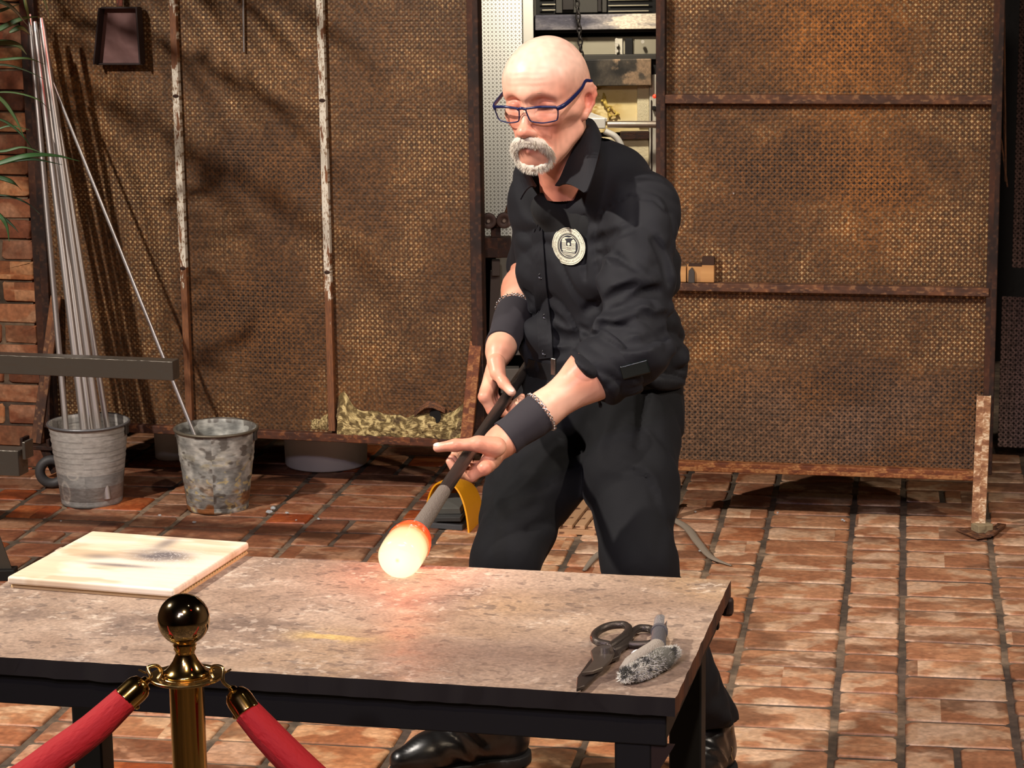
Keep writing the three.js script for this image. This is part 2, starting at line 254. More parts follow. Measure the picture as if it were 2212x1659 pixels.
{
  const q = rng(77), FO = [0.989, 0, -6.549], U = [0.9858, 0, 0.168], W = [0.168, 0, -0.9858];
  const spread = [], cols = [];
  // column edges across (metres from the seam right of the wide column): wide, narrow, wide, narrow ...
  const edges = [-3.62, -3.35, -3.2, -2.95, -2.8, -2.55, -2.4, -2.14, -2.0, -1.74, -1.6, -1.34, -1.19, -0.93, -0.78, -0.53, -0.385, -0.246, 0, 0.146, 0.392, 0.53, 0.79, 0.94, 1.19];
  for (let i = 0; i < edges.length - 1; i++) cols.push([edges[i], edges[i + 1]]);
  let made = 0; const rest = [];
  for (const [u0, u1] of cols) {
    const wide = u1 - u0 > 0.18;
    let v = -2.75 - q() * 0.1;
    while (v < 0.95) {
      let l = 0.122 + q() * 0.036; if (!wide && q() < 0.35) l = 0.09 + q() * 0.05;
      const j = 0.008 + q() * 0.005, halves = wide && q() < 0.13 ? 2 : 1, near = 0.5;
      for (let k = 0; k < halves; k++) {
        const a = u0 + 0.005 + (u1 - u0 - 0.010) * k / halves, b = u0 + 0.005 + (u1 - u0 - 0.010) * (k + 1) / halves - (halves > 1 && !k ? 0.01 : 0);
        const um = (a + b) / 2, vm = v + l / 2, c = add(FO, add(mul(U, um), mul(W, vm)));
        const d = -c[2], half = 0.2212 * (d * 0.98 + 0.343), seen = Math.abs(c[0]) < half + 0.14 && d > 4.45 && d < 7.75;
        const g = brickGeo(b - a - q() * 0.006, l - j, 0.0005 + q() * 0.002, 0.012, 0.0042, (q() * 1e9) | 0);
        const far = d > 6.75 || c[0] < -0.2 && d > 6.2;  // far left bricks get darker tones: dirt plus painted shade
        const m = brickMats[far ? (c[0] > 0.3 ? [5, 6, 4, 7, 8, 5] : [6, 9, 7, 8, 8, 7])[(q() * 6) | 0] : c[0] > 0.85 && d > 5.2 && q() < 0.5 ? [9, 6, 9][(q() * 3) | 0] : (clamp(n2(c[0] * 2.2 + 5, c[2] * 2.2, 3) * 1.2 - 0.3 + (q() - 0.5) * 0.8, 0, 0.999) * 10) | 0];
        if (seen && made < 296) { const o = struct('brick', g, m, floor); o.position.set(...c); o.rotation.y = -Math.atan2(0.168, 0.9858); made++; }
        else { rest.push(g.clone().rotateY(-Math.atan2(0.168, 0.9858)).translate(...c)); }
      }
      v += l;
    }
  }
  const outer = struct('distant_brick', rest, brickMats[3], floor); outer.userData.kind = 'stuff';
}

// brick pillar at the left edge
{
  const P0 = [-1.5449, 0, -7.432], face = unit([0.97, 0, 0.243]), inn = unit([0.243, 0, -0.97]);
  const core = bar(add(P0, add(mul(face, -0.26), mul(inn, 0.126))), add(add(P0, add(mul(face, -0.26), mul(inn, 0.14))), [0, 3, 0]), 0.50, 0.25, face, 0);
  const pil = struct('pillar_1', core, std(0xffffff, 0.95, 0, { map: mortarTex }));
  const q = rng(5), mats = [0xe6c0a4, 0xd0aa94, 0xf0c8a4, 0xb89484, 0xe2c2ac, 0xc8a290].map((c) => std(c, 0.8, 0, { map: brickTex, bumpMap: brickBump, bumpScale: 0.006 }));
  let n = 0;
  for (let y = 0.005, row = 0; y < 1.66; row++) {
    const h = 0.058 + q() * 0.008;
    for (const [a, b] of row % 2 ? [[-0.004, 0.235], [0.245, 0.49]] : [[-0.004, 0.115], [0.125, 0.365], [0.375, 0.49]]) {
      const w = b - a, g = brickGeo(w - 0.002 - q() * 0.004, h, 0.012, 0.009, 0.005, (q() * 1e9) | 0).rotateX(Math.PI / 2);
      const o = struct('brick', g, mats[(q() * 6) | 0], pil), c = add(P0, add(mul(face, -(a + b) / 2 + (q() - 0.5) * 0.008), mul(inn, (q() - 0.5) * 0.007)));
      o.position.set(c[0] + inn[0] * 0.008, y + h / 2, c[2] + inn[2] * 0.008); o.rotation.y = -Math.atan2(face[2], face[0]);
    }
    y += h + 0.007;
  }
}

// ---------------------------------------------------------------- the perforated sheet metal gates
const PITCH = 0.0162;
// colour and relief of a sheet punched with crosses, backed by mineral wool; stain(u, h) gives [rust tone, wool showing 0..1]
function punched(w, u0, u1, h0, h1, stain, metal) {
  const px = w, py = Math.min(2048, Math.round(w * (h1 - h0) / (u1 - u0)));
  const holeAt = (x, y) => {                       // 1 inside a punched cross
    const a = x / PITCH, b = y / PITCH, ix = Math.round(a), iy = Math.round(b), dx = Math.abs(a - ix), dy = Math.abs(b - iy);
    const c = a - 0.5, d = b - 0.5, jx = c - Math.round(c), jy = d - Math.round(d);
    const arm = Math.max(1 - sst(0.045, 0.11, dx), 0) * (1 - sst(0.24, 0.31, dy)), arm2 = (1 - sst(0.045, 0.11, dy)) * (1 - sst(0.24, 0.31, dx));
    return Math.max(arm, arm2, 0.9 * (1 - sst(0.085, 0.15, Math.hypot(jx, jy))));
  };
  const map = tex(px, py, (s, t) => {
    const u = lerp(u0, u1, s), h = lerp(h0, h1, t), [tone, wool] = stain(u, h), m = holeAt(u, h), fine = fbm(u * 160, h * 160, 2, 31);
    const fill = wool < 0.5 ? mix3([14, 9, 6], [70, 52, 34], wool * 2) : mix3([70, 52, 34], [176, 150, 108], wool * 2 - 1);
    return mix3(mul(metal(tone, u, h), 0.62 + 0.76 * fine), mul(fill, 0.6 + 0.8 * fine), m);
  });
  const bump = tex(px >> 1, py >> 1, (s, t) => { const u = lerp(u0, u1, s), h = lerp(h0, h1, t); return gray(200 * (1 - holeAt(u, h)) + 55 * fbm(u * 90, h * 90, 2, 37)); }, false);
  return std(0xffffff, 0.6, 0.25, { map, bumpMap: bump, bumpScale: 0.0016 });
}
const rustTone = (t) => t < 0.5 ? mix3([58, 38, 22], [92, 60, 31], t * 2) : mix3([92, 60, 31], [138, 86, 36], t * 2 - 1);
function panelGeo(u0, u1, h0, h1, T) {
  const g = new THREE.BoxGeometry(u1 - u0, h1 - h0, 0.004); g.translate((u0 + u1) / 2, (h0 + h1) / 2, 0);
  const p = g.attributes.position, uv = g.attributes.uv; for (let i = 0; i < p.count; i++) uv.setXY(i, (p.getX(i) - T[0]) / (T[1] - T[0]), (p.getY(i) - T[2]) / (T[3] - T[2]));
  return g;
}
// wheel pair, foot and strut used by both gates are built where they show
{
  const T = [-1.40, 0.10, 0.15, 2.2];
  const mat = punched(1100, ...T, (u, h) => {
    const a = fbm(u * 2.2 + 7, h * 2.6, 4, 51), b = fbm(u * 7, h * 9, 4, 53), c = fbm(u * 1.6, h * 1.8 + 3, 3, 57);
    let wool = 0.52 + 0.5 * sst(0.35, 0.65, fbm(u * 3.4, h * 3.2, 3, 59) * 0.4 + b * 0.6);
    const darkSpot = Math.exp(-(((u + 0.66) / 0.16) ** 2 + ((h - 0.56) / 0.2) ** 2)) + 0.9 * Math.exp(-(((u + 0.6) / 0.2) ** 2 + ((h - 1.0) / 0.1) ** 2));
    wool = clamp(wool + 0.1 * sst(0.7, 1.5, h) - darkSpot * 0.9 - 0.3 * sst(0.5, 0.3, h) * sst(-0.5, -0.3, u));
    return [clamp(0.18 + 0.55 * a + 0.3 * b - 0.12 * c + 0.14 * sst(0.9, 1.4, h) * sst(0.5, 0.8, c)), wool];
  }, (t) => rustTone(t * 0.92));
  const g = thing('perforated_gate', 'rusty perforated sheet metal gate on the left, with two white flaking bars', 'gate', [-0.16, 0, -6.95], THREE.MathUtils.degToRad(-15), 'rusty perforated gates');
  for (const [a, b] of [[-1.365, -0.885], [-0.885, -0.41], [-0.41, 0.075]]) obj('perforated_panel', panelGeo(a, b, 0.19, 2.2, T), mat, g);
  obj('backing_panel', box(1.42, 2.0, 0.06, [-0.645, 1.2, -0.034], 0), std(0x3a2c1c, 0.95), g);
  const flaky = (seed, low) => { const t = tex(64, 1024, (u, v) => {
    const h = v * 2.0 + 0.2, f = fbm(u * 3 + seed, h * 26, 4, 201 + seed), e = fbm(u * 14, h * 120, 3, 211 + seed), lowK = sst(low - 0.16, low + 0.22, h);
    const worn = (seed === 1 ? 0.3 : 0.06) * Math.exp(-(((h - 1.4) / 0.1) ** 2)), white = sst(0.5, 0.56, f * 0.8 + e * 0.2 + lowK * 0.38 - 0.2 - worn), spot = sst(0.60, 0.68, e) * 0.85;
    const rustC = mix3([92, 58, 38], [140, 88, 50], fbm(u * 8, h * 60, 3, 221));
    return mix3(rustC, mix3([214, 206, 190], [120, 92, 66], spot), white * (lowK > 0.02 ? 1 : 0));
  }); return std(0xffffff, 0.6, 0.05, { map: t }); };
  for (const [u, low, s] of [[-0.887, 0.62, 1], [-0.411, 0.62, 2]]) {
    const b = box(0.022, 2.0, 0.02, [u, 1.2, 0.013], 0.002), p = b.attributes.position, uv = b.attributes.uv;
    for (let i = 0; i < p.count; i++) uv.setXY(i, (p.getX(i) - u) / 0.03 + 0.5, (p.getY(i) - 0.2) / 2);
    obj('stile', b, flaky(s, low), g).userData.label = 'upright bar with white paint flaking off rust';
    for (const h of [1.235 - (s - 1) * 0.01, 0.70]) obj('weld', place(new THREE.SphereGeometry(0.012, 10, 6), [u, h, 0.02], [0, 0, 0], [1, 0.6, 0.5]), rustDark, g);
  }
  obj('frame_post', box(0.036, 2.04, 0.045, [0.066, 1.19, 0.006]), rustDark, g);
  obj('frame_post', box(0.05, 2.04, 0.045, [-1.372, 1.19, 0.006]), rustDark, g);
  obj('bottom_rail', box(1.45, 0.026, 0.045, [-0.655, 0.18, 0.006]), rustMat(0xe8c8a8), g);
  obj('top_rail', box(1.45, 0.03, 0.045, [-0.655, 2.2, 0.006]), rust, g);
  // slanting struts that stand on the floor in front
  obj('strut', [bar([0.06, 0.50, 0.02], [0.03, 0.02, 0.12], 0.038, 0.012, [1, 0, 0])], ochre, g);
  obj('strut', [bar([-1.325, 0.60, 0.02], [-1.372, 0.14, 0.12], 0.036, 0.01, [1, 0, 0])], rust, g);
  obj('track_foot', [box(0.12, 0.014, 0.05, [-1.36, 0.13, 0.12]), box(0.012, 0.03, 0.05, [-1.412, 0.145, 0.12]), box(0.012, 0.03, 0.05, [-1.32, 0.145, 0.12]), bar([-1.34, 0.13, 0.12], [-1.305, 0.05, 0.12], 0.03, 0.03)], rustDark, g);
  obj('track_wheel', place(new THREE.TorusGeometry(0.038, 0.016, 10, 24), [-1.312, 0.055, 0.14], [0, 0.4, 0]), std(0x4c4a4a, 0.6, 0.4), g);
  // torn foot of the right panel: wool pushes out
  const rows = []; for (let i = 0; i <= 14; i++) { const r = []; for (let j = 0; j <= 60; j++) {
    const u = lerp(-0.392, 0.035, j / 60), f = i / 14, topH = 0.236 + 0.055 * fbm(u * 14, 3, 3, 301) + 0.05 * Math.exp(-(((u + 0.375) / 0.025) ** 2)) + 0.045 * sst(-0.05, 0.03, u), h = lerp(0.193, topH, f);
    r.push([u, h, 0.003 + 0.022 * Math.sin(Math.min(1, (1 - f) * 1.4 + 0.05) * 1.5) * (0.3 + 1.4 * fbm(u * 60, h * 60, 3, 303)) * sst(1, 0.85, f)]); } rows.push(r); }
  obj('mineral_wool', sheet(rows.reverse(), 0.002), std(0xffffff, 0.95, 0, { map: woolTex, bumpMap: rustBump, bumpScale: 0.006 }), g);
  const r2 = []; for (let i = 0; i <= 8; i++) { const r = []; for (let j = 0; j <= 16; j++) { const u = lerp(-0.485, -0.425, j / 16), f = i / 8, h = lerp(0.2, 0.215 + 0.04 * fbm(u * 40, 1, 3, 305) + 0.02 * sst(-0.47, -0.43, u), f); r.push([u, h, 0.003 + 0.01 * Math.sin(f * 3.1) * Math.sin(j / 16 * 3.1) * (0.5 + fbm(u * 60, h * 60, 3, 307))]); } r2.push(r); }
  obj('mineral_wool', sheet(r2.reverse(), 0.002), std(0xffffff, 0.95, 0, { map: woolTex }), g);
  // a curled, torn lip over a black disc painted as the shade of a hole
  obj('painted_hole', place(new THREE.CylinderGeometry(0.022, 0.016, 0.006, 9), [-0.075, 0.262, 0.012], [Math.PI / 2, 0, 0.3], [1.0, 1, 1.1]), std(0x070504, 1), g);
  const lip = []; for (let i = 0; i <= 6; i++) { const r = []; for (let j = 0; j <= 18; j++) { const u = lerp(-0.145, -0.045, j / 18), f = i / 6; r.push([u, 0.252 + 0.034 * Math.sin(j / 18 * 2.7) + f * 0.016 + 0.008 * fbm(u * 50, f * 4, 2, 309), 0.008 + 0.02 * (1 - f) * Math.sin(j / 18 * 3.1) + 0.004 * fbm(u * 70, f * 9, 2, 311)]); } lip.push(r); }
  obj('torn_lip', sheet(lip.reverse(), 0.002), rust, g);
}
{
  const T = [-0.98, 0.02, 0.15, 2.2];
  const mat = punched(1024, ...T, (u, h) => {
    const a = fbm(u * 2.6 + 3, h * 2.4, 4, 71), b = fbm(u * 9, h * 9, 4, 73), c = fbm(u * 2, h * 4.5 + 9, 3, 77);
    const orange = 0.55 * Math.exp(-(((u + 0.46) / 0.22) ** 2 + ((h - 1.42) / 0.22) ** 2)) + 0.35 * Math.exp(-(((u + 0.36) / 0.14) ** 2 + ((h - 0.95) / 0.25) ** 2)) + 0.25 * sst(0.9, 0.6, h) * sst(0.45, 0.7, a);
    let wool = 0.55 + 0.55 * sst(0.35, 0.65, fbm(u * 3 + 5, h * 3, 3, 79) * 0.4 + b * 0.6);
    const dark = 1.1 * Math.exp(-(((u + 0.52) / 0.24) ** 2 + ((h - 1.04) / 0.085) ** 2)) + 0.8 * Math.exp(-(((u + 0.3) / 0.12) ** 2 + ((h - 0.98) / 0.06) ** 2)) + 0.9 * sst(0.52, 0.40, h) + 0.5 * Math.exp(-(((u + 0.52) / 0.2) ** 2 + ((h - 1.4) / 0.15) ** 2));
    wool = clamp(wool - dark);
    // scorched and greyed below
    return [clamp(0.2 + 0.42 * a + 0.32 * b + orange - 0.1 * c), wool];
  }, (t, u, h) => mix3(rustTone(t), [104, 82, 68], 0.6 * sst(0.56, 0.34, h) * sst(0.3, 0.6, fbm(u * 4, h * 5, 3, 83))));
  const g = thing('perforated_gate', 'rusty perforated sheet metal gate on the right, with two rusty cross rails', 'gate', [1.38, 0, -6.5], -Math.atan2(0.2, 0.98), 'rusty perforated gates');
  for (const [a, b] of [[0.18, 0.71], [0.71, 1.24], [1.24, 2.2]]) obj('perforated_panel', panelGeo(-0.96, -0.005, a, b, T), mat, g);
  obj('backing_panel', box(0.95, 2.0, 0.06, [-0.48, 1.2, -0.034], 0), std(0x3a2c1c, 0.95), g);
  obj('frame_post', box(0.027, 2.04, 0.05, [-0.957, 1.19, 0.008]), rustDark, g);
  obj('frame_post', box(0.030, 2.04, 0.05, [-0.013, 1.19, 0.008]), rustDark, g);
  obj('cross_rail', box(0.93, 0.026, 0.034, [-0.485, 1.244, 0.014]), rust, g);
  obj('cross_rail', box(0.93, 0.024, 0.040, [-0.485, 0.702, 0.018]), rust, g);
  obj('bottom_rail', box(0.93, 0.028, 0.05, [-0.485, 0.166, 0.008]), ochre, g);
  obj('top_rail', box(0.98, 0.03, 0.05, [-0.485, 2.2, 0.008]), rust, g);
  // channel leg with flanges, standing on the floor
  obj('leg', [bar([-0.026, 0.405, 0.042], [-0.032, 0.03, 0.05], 0.04, 0.006, [1, 0, 0]), bar([-0.044, 0.405, 0.032], [-0.05, 0.03, 0.04], 0.005, 0.024, [1, 0, 0]), bar([-0.008, 0.405, 0.032], [-0.014, 0.03, 0.04], 0.005, 0.024, [1, 0, 0])], rustPale, g).userData.label = 'pale worn channel leg';
  obj('leg', [bar([-0.95, 0.2, 0.03], [-0.95, 0.03, 0.03], 0.036, 0.006, [1, 0, 0]), bar([-0.935, 0.02, -0.14], [-0.965, 0.02, 0.22], 0.012, 0.03, [0, 1, 0])], rustPale, g);
  obj('foot_plate', [bar([-0.075, 0.008, 0.03], [-0.015, 0.008, 0.12], 0.05, 0.006, [1, 0, 0]), bar([0.035, 0.012, -0.02], [0.0, 0.012, 0.1], 0.026, 0.008, [1, 0, 0])], rust, g);
}
// leaning dark panels beyond the right gate
{
  const T = [0, 0.6, 0, 2.2], purple = punched(560, ...T, (u, h) => [fbm(u * 4, h * 4, 3, 91), 0], (t) => mix3([92, 74, 74], [140, 116, 108], t));
  const g = thing('perforated_screen', 'dark perforated sheet metal screen in the shade at the right edge', 'screen', [1.6414, 0.6169, -7.5], -0.3);
  const upper = obj('perforated_panel', panelGeo(0, 0.6, 0, 1.3, [0, 0.6, 0, 2.2]), purple, g); upper.position.y = 0;
  const low = obj('perforated_panel', panelGeo(0.0, 0.6, 0, 0.5, T), purple, g); low.position.set(-0.02, -0.58, 0.1);
  obj('frame_post', box(0.02, 2.1, 0.03, [0.59, 0.3, -0.02]), blackIron, g);
}
tag(obj('hanging_bar', [rod([1.4302, 1.5089, -6.75], [1.4507, 0.9848, -6.75], 0.004, 0.004, 8), rod([1.4336, 1.1094, -6.75], [1.4566, 0.9685, -6.75], 0.003, 0.003, 8)].concat(rod([1.4241, 1.7183, -6.75], [1.4302, 1.5089, -6.75], 0.004, 0.004, 8)), rust), 'thin rusty iron bar hanging beside the right gate post', 'iron bar');
// ---------------------------------------------------------------- what stands behind the gap between the gates
{
  const o = thing('glass_furnace', 'sooty steel glass furnace with pale refractory front, seen through the gap between the gates', 'furnace', [0.2, 0, -7.7]);
  const Z = 7.7, at = (q) => sub(q, [0.2, 0, -7.7]);
  const rect = (a0, b0, th, fwd, m, name, r = 0.003) => {      // a slab whose front stands 'fwd' metres before the furnace front
    const a = at(a0), b = at(b0);
    const w = Math.abs(b[0] - a[0]), h = Math.abs(a[1] - b[1]), g = box(w, h, th, [0, 0, 0], r), p = g.attributes.position; for (let i = 0; i < p.count; i++) g.attributes.uv.setXY(i, p.getX(i) / w + 0.5, p.getY(i) / h + 0.5);
    return obj(name, g.translate((a[0] + b[0]) / 2, (a[1] + b[1]) / 2, fwd - th / 2), m, o);
  };
  const sooty = (c0, c1, s, c2) => std(0xffffff, 0.6, 0.3, { map: tex(512, 128, (u, v) => { const a = fbm(u * 5 + s, v * 1.6 + s, 4, s), f = fbm(u * 70, v * 16, 3, s + 3); let k = mix3(c0, c1, sst(0.3, 0.7, a * 0.6 + u * 0.45)); k = mix3(k, c2, sst(0.5, 0.62, fbm(u * 9, v * 3, 4, s + 9) * 0.5 + u * 0.45 - 0.02)); return mul(k, 0.82 + 0.36 * f); }, true, true) });
  const beam = sooty([52, 50, 60], [132, 126, 124], 7, [206, 192, 172]), door = sooty([22, 20, 18], [74, 66, 56], 11, [136, 112, 88]), grey = std(0x8e8774, 0.7, 0.2), paleGrey = std(0xb9b3a2, 0.75), sootShade = std(0x0d0b0a, 0.9), dim = std(0x3a3732, 0.8, 0.3);  // the near-black one serves both soot and painted shade
  const refr = std(0xffffff, 0.9, 0, { map: tex(256, 256, (u, v) => mix3(mix3([220, 196, 134], [236, 220, 180], fbm(u * 3, v * 3, 3, 31)), [140, 98, 24], clamp(sst(0.36, 0.6, fbm(u * 7 + 2, v * 5, 4, 33)) * sst(0.85, 0.35, u) * 1.1))) });
  const refrPale = std(0xd8cba8, 0.9, 0, { bumpMap: rustBump, bumpScale: 0.002 });
  rect([-0.078, 1.8832, -7.7], [0.512, 1.4443, -7.7], 0.1, -0.06, sootShade, 'back_plate');
  rect([0.0875, 1.8811, -7.7], [0.0948, 0.8541, -7.7], 0.06, 0.0, dim, 'frame_post');
  rect([0.1609, 1.6731, -7.7], [0.3293, 1.4497, -7.7], 0.03, -0.03, dim, 'front_plate');
  rect([0.1821, 1.6729, -7.7], [0.2198, 1.4601, -7.7], 0.02, -0.01, darkSteel, 'guide_rail');
  rect([0.2971, 1.6714, -7.7], [0.3111, 1.4529, -7.7], 0.02, -0.005, darkSteel, 'guide_rail');
  rect([0.0903, 1.4467, -7.7], [0.5059, 1.3977, -7.7], 0.06, 0.05, beam, 'cross_beam');
  rect([0.0899, 1.4031, -7.7], [0.5059, 1.3871, -7.7], 0.04, 0.03, sootShade, 'painted_shadow');  // solid black strip painted as the shade under the beam
  rect([0.0898, 1.3925, -7.7], [0.5059, 1.366, -7.7], 0.1, -0.05, sootShade, 'slot');  // black backing, shade of the slot put into its colour
  rect([0.0895, 1.3714, -7.7], [0.5059, 1.3025, -7.7], 0.05, 0.0, grey, 'front_plate');
  rect([0.3534, 1.368, -7.7], [0.3791, 1.3041, -7.7], 0.02, 0.012, paleGrey, 'cover_strip');
  rect([0.3869, 1.3675, -7.7], [0.4112, 1.3037, -7.7], 0.03, 0.02, sootShade, 'bracket_rib');
  rect([0.4174, 1.3641, -7.7], [0.4937, 1.3117, -7.7], 0.02, 0.008, grey, 'cover_plate');
  rect([0.0889, 1.3154, -7.7], [0.5059, 1.2979, -7.7], 0.06, 0.04, dim, 'ledge');
  rect([0.211, 1.3017, -7.7], [0.4706, 1.2148, -7.7], 0.07, 0.055, door, 'furnace_door');
  rect([0.4707, 1.3029, -7.7], [0.5089, 1.2478, -7.7], 0.06, 0.02, sootShade, 'hinge_block');
  rect([0.1262, 1.2193, -7.7], [0.4659, 1.0928, -7.7], 0.06, 0.0, refr, 'refractory_block');
  rect([0.4262, 1.2124, -7.7], [0.4659, 1.0928, -7.7], 0.02, 0.012, refrPale, 'refractory_strip');
  rect([0.0866, 1.0977, -7.7], [0.4659, 1.056, -7.7], 0.06, -0.012, refr, 'refractory_block');
  rect([0.3706, 1.0603, -7.7], [0.4658, 1.0345, -7.7], 0.05, 0.02, rustDark, 'rib');
  rect([0.0859, 1.0394, -7.7], [0.4655, 0.7716, -7.7], 0.06, 0.0, refrPale, 'refractory_block');
  rect([0.4661, 1.2484, -7.7], [0.5058, 0.771, -7.7], 0.05, 0.02, std(0xc9c2b2, 0.75, 0, { bumpMap: rustBump, bumpScale: 0.002 }), 'side_column');
  rect([0.4706, 1.1646, -7.7], [0.4748, 0.7714, -7.7], 0.02, 0.026, rustDark, 'seam');
  rect([0.4752, 1.1446, -7.7], [0.4874, 1.1323, -7.7], 0.03, 0.04, sootShade, 'clamp');
  rect([0.492, 1.0495, -7.7], [0.5058, 1.0278, -7.7], 0.03, 0.045, sootShade, 'clamp');
  rect([0.0134, 0.7775, -7.7], [0.512, 0.3142, -7.7], 0.3, -0.1, sootShade, 'lower_casing');
  // ribbed louvre plates behind the top beam
  for (const [a, b] of [[[0.1149, 1.6142, -7.7], [0.1589, 1.4519, -7.7]], [[0.3331, 1.6114, -7.7], [0.4663, 1.4449, -7.7]]]) { const ribs = []; for (let i = 0; i < 9; i++) ribs.push(box(b[0] - a[0], 0.004, 0.006, [(a[0] + b[0]) / 2 - 0.2, lerp(b[1], a[1], (i + 0.5) / 9), -0.02], 0.001)); obj('louvre_plate', ribs, grey, o); }
  obj('tie_rod', rod(at([0.3234, 1.0925, -7.6]), at([0.5023, 1.0902, -7.6]), 0.0115, 0.0115, 16), std(0xb8aa9a, 0.35, 0.8), o);
  obj('bracket', [box(0.06, 0.035, 0.03, at([0.287, 1.0975, -7.6]), 0.004), bar(at([0.2478, 1.1297, -7.6]), at([0.3204, 1.1031, -7.6]), 0.02, 0.012, [0, 1, 0]), tube([[0.3142, 1.0714, -7.6], [0.3505, 1.0512, -7.6], [0.3701, 1.0176, -7.6], [0.373, 0.9765, -7.6]].map(at), 0.011, 20, 10)], std(0xd0ccc4, 0.5, 0.2), o);
  for (const p of [[0.4425, 1.3568, -7.66], [0.3576, 1.3639, -7.66], [0.3575, 1.3473, -7.66], [0.3574, 1.3278, -7.66]]) obj('bolt', place(new THREE.CylinderGeometry(0.006, 0.006, 0.012, 8), at(p), [Math.PI / 2, 0, 0]), std(0xd6d0c0, 0.4, 0.6), o);
  obj('splash_crust', uni_crust(at), std(0xb89c48, 0.7), o);
  obj('warning_light', place(new THREE.SphereGeometry(0.007, 12, 8), at([0.4806, 1.1795, -7.64])), std(0xff5a40, 0.4, 0, { emissive: 0xff3a20, emissiveIntensity: 0.6 }), o);
}
function uni_crust(at) {
  const b = [[0.3154, 1.1856, -7.69], [0.3214, 1.152, -7.69], [0.3428, 1.1365, -7.69], [0.3611, 1.1179, -7.69], [0.3365, 1.1106, -7.69], [0.3092, 1.1674, -7.69]].map(at), f0 = uni(b.map((p, i) => cap(p, b[(i + 1) % 5], 0.004, 0.003)), 0.006);
  const f = (x, y, z) => f0(x, y, z) + 0.009 * (n3(x * 130, y * 130, z * 130) - 0.5);
  return nets(f, [-0.02 + Math.min(...b.map((p) => p[0])), -0.02 + Math.min(...b.map((p) => p[1])), -0.03 + b[0][2]], [0.02 + Math.max(...b.map((p) => p[0])), 0.02 + Math.max(...b.map((p) => p[1])), 0.03 + b[0][2]], 0.003);
}
// drive chain hanging before the furnace: links are parts
{
  const o = thing('drive_chain', 'dark greasy steel roller chain hanging before the furnace', 'chain', [0.2207, 1.5568, -7.55]), top = [0.2207, 1.5568, -7.55], bot = [0.2384, 1.313, -7.55], n = 12;
  for (let i = 0; i < n; i++) { const p = sub(add(top, mul(sub(bot, top), (i + 0.5) / n)), top); const k = obj('link', place(new THREE.TorusGeometry(0.009, 0.0035, 6, 14), p, [0, i % 2 ? 0 : Math.PI / 2.6, 0], [0.75, 1.25, 1]), darkSteel, o); k.castShadow = true; }
}
{ // white perforated guard sheet left of the furnace
  const wt = tex(256, 256, (u, v) => { const x = u * 16, y = v * 16, dx = Math.abs(x - Math.round(x)), dy = Math.abs(y - Math.round(y)), jx = x - 0.5 - Math.round(x - 0.5), jy = y - 0.5 - Math.round(y - 0.5); const m = Math.max((1 - sst(0.09, 0.18, dx)) * (1 - sst(0.26, 0.36, dy)), (1 - sst(0.09, 0.18, dy)) * (1 - sst(0.26, 0.36, dx)), 1 - sst(0.1, 0.18, Math.hypot(jx, jy))); return mix3([216, 214, 208], [120, 116, 108], m * 0.8); }, true, true);
  const o = thing('guard_sheet', 'white perforated metal guard sheet standing left of the furnace', 'guard sheet', [-0.0241, 0.7273, -7.5]);
  const w = 0.145, h = 1.6, g = boxUV(new THREE.BoxGeometry(w, h, 0.01)); g.translate(0, h / 2, 0); const uv = g.attributes.uv; for (let i = 0; i < uv.count; i++) uv.setXY(i, uv.getX(i) / (0.0125 * 16), uv.getY(i) / (0.0125 * 16));
  obj('perforated_panel', g, std(0xffffff, 0.6, 0.1, { map: wt }), o);
  obj('folded_edge', box(0.018, h, 0.05, [-w / 2 + 0.004, h / 2, 0.012]), std(0x9a9890, 0.6, 0.2), o);
  obj('folded_edge', box(0.034, h, 0.03, [w / 2 + 0.018, h / 2, 0.0]), std(0xb4b0a6, 0.6, 0.2), o);
}
{ // trolley roller at the edge of the left gate
  const C = [-0.0424, 0.793, -7.02], o = thing('gate_roller', 'rusty roller bracket with two small wheels at the edge of the left gate', 'roller bracket', C), l = (p) => sub(p, C);
  for (const p of [[-0.0653, 0.857, -7], [-0.0175, 0.8578, -7]]) { const w = obj('wheel', place(lathe([[0, -0.011], [0.014, -0.011], [0.016, -0.008], [0.022, -0.008], [0.0245, -0.005], [0.0245, 0.006], [0.022, 0.009], [0.012, 0.009], [0.011, 0.005], [0, 0.005]], 24), l(p), [Math.PI / 2, 0, 0]), std(0x4a3832, 0.6, 0.4), o); obj('hub', place(new THREE.CylinderGeometry(0.005, 0.006, 0.012, 10), [l(p)[0], l(p)[1], l(p)[2] + 0.008], [Math.PI / 2, 0, 0]), std(0x8a7c70, 0.5, 0.5), o); }
  obj('bracket_block', box(0.083, 0.062, 0.05, l([-0.0384, 0.7744, -7.02])), rustDark, o);
  obj('neck', [box(0.03, 0.04, 0.03, l([-0.0436, 0.813, -7.03])), bar(l([-0.0615, 0.846, -7.03]), l([-0.0191, 0.8454, -7.03]), 0.03, 0.014, [0, 1, 0])], rustDark, o);
  obj('lever', rod(l([-0.0189, 0.8555, -7.04]), l([0.0017, 0.9178, -7.04]), 0.005, 0.004, 8), rust, o);
  obj('post', [box(0.026, 0.05, 0.026, l([-0.045, 0.7087, -7.03])), bar(l([-0.0467, 0.6957, -7.05]), l([-0.0689, 0.1485, -7.05]), 0.03, 0.03)], std(0x4a403a, 0.7, 0.3), o);
}
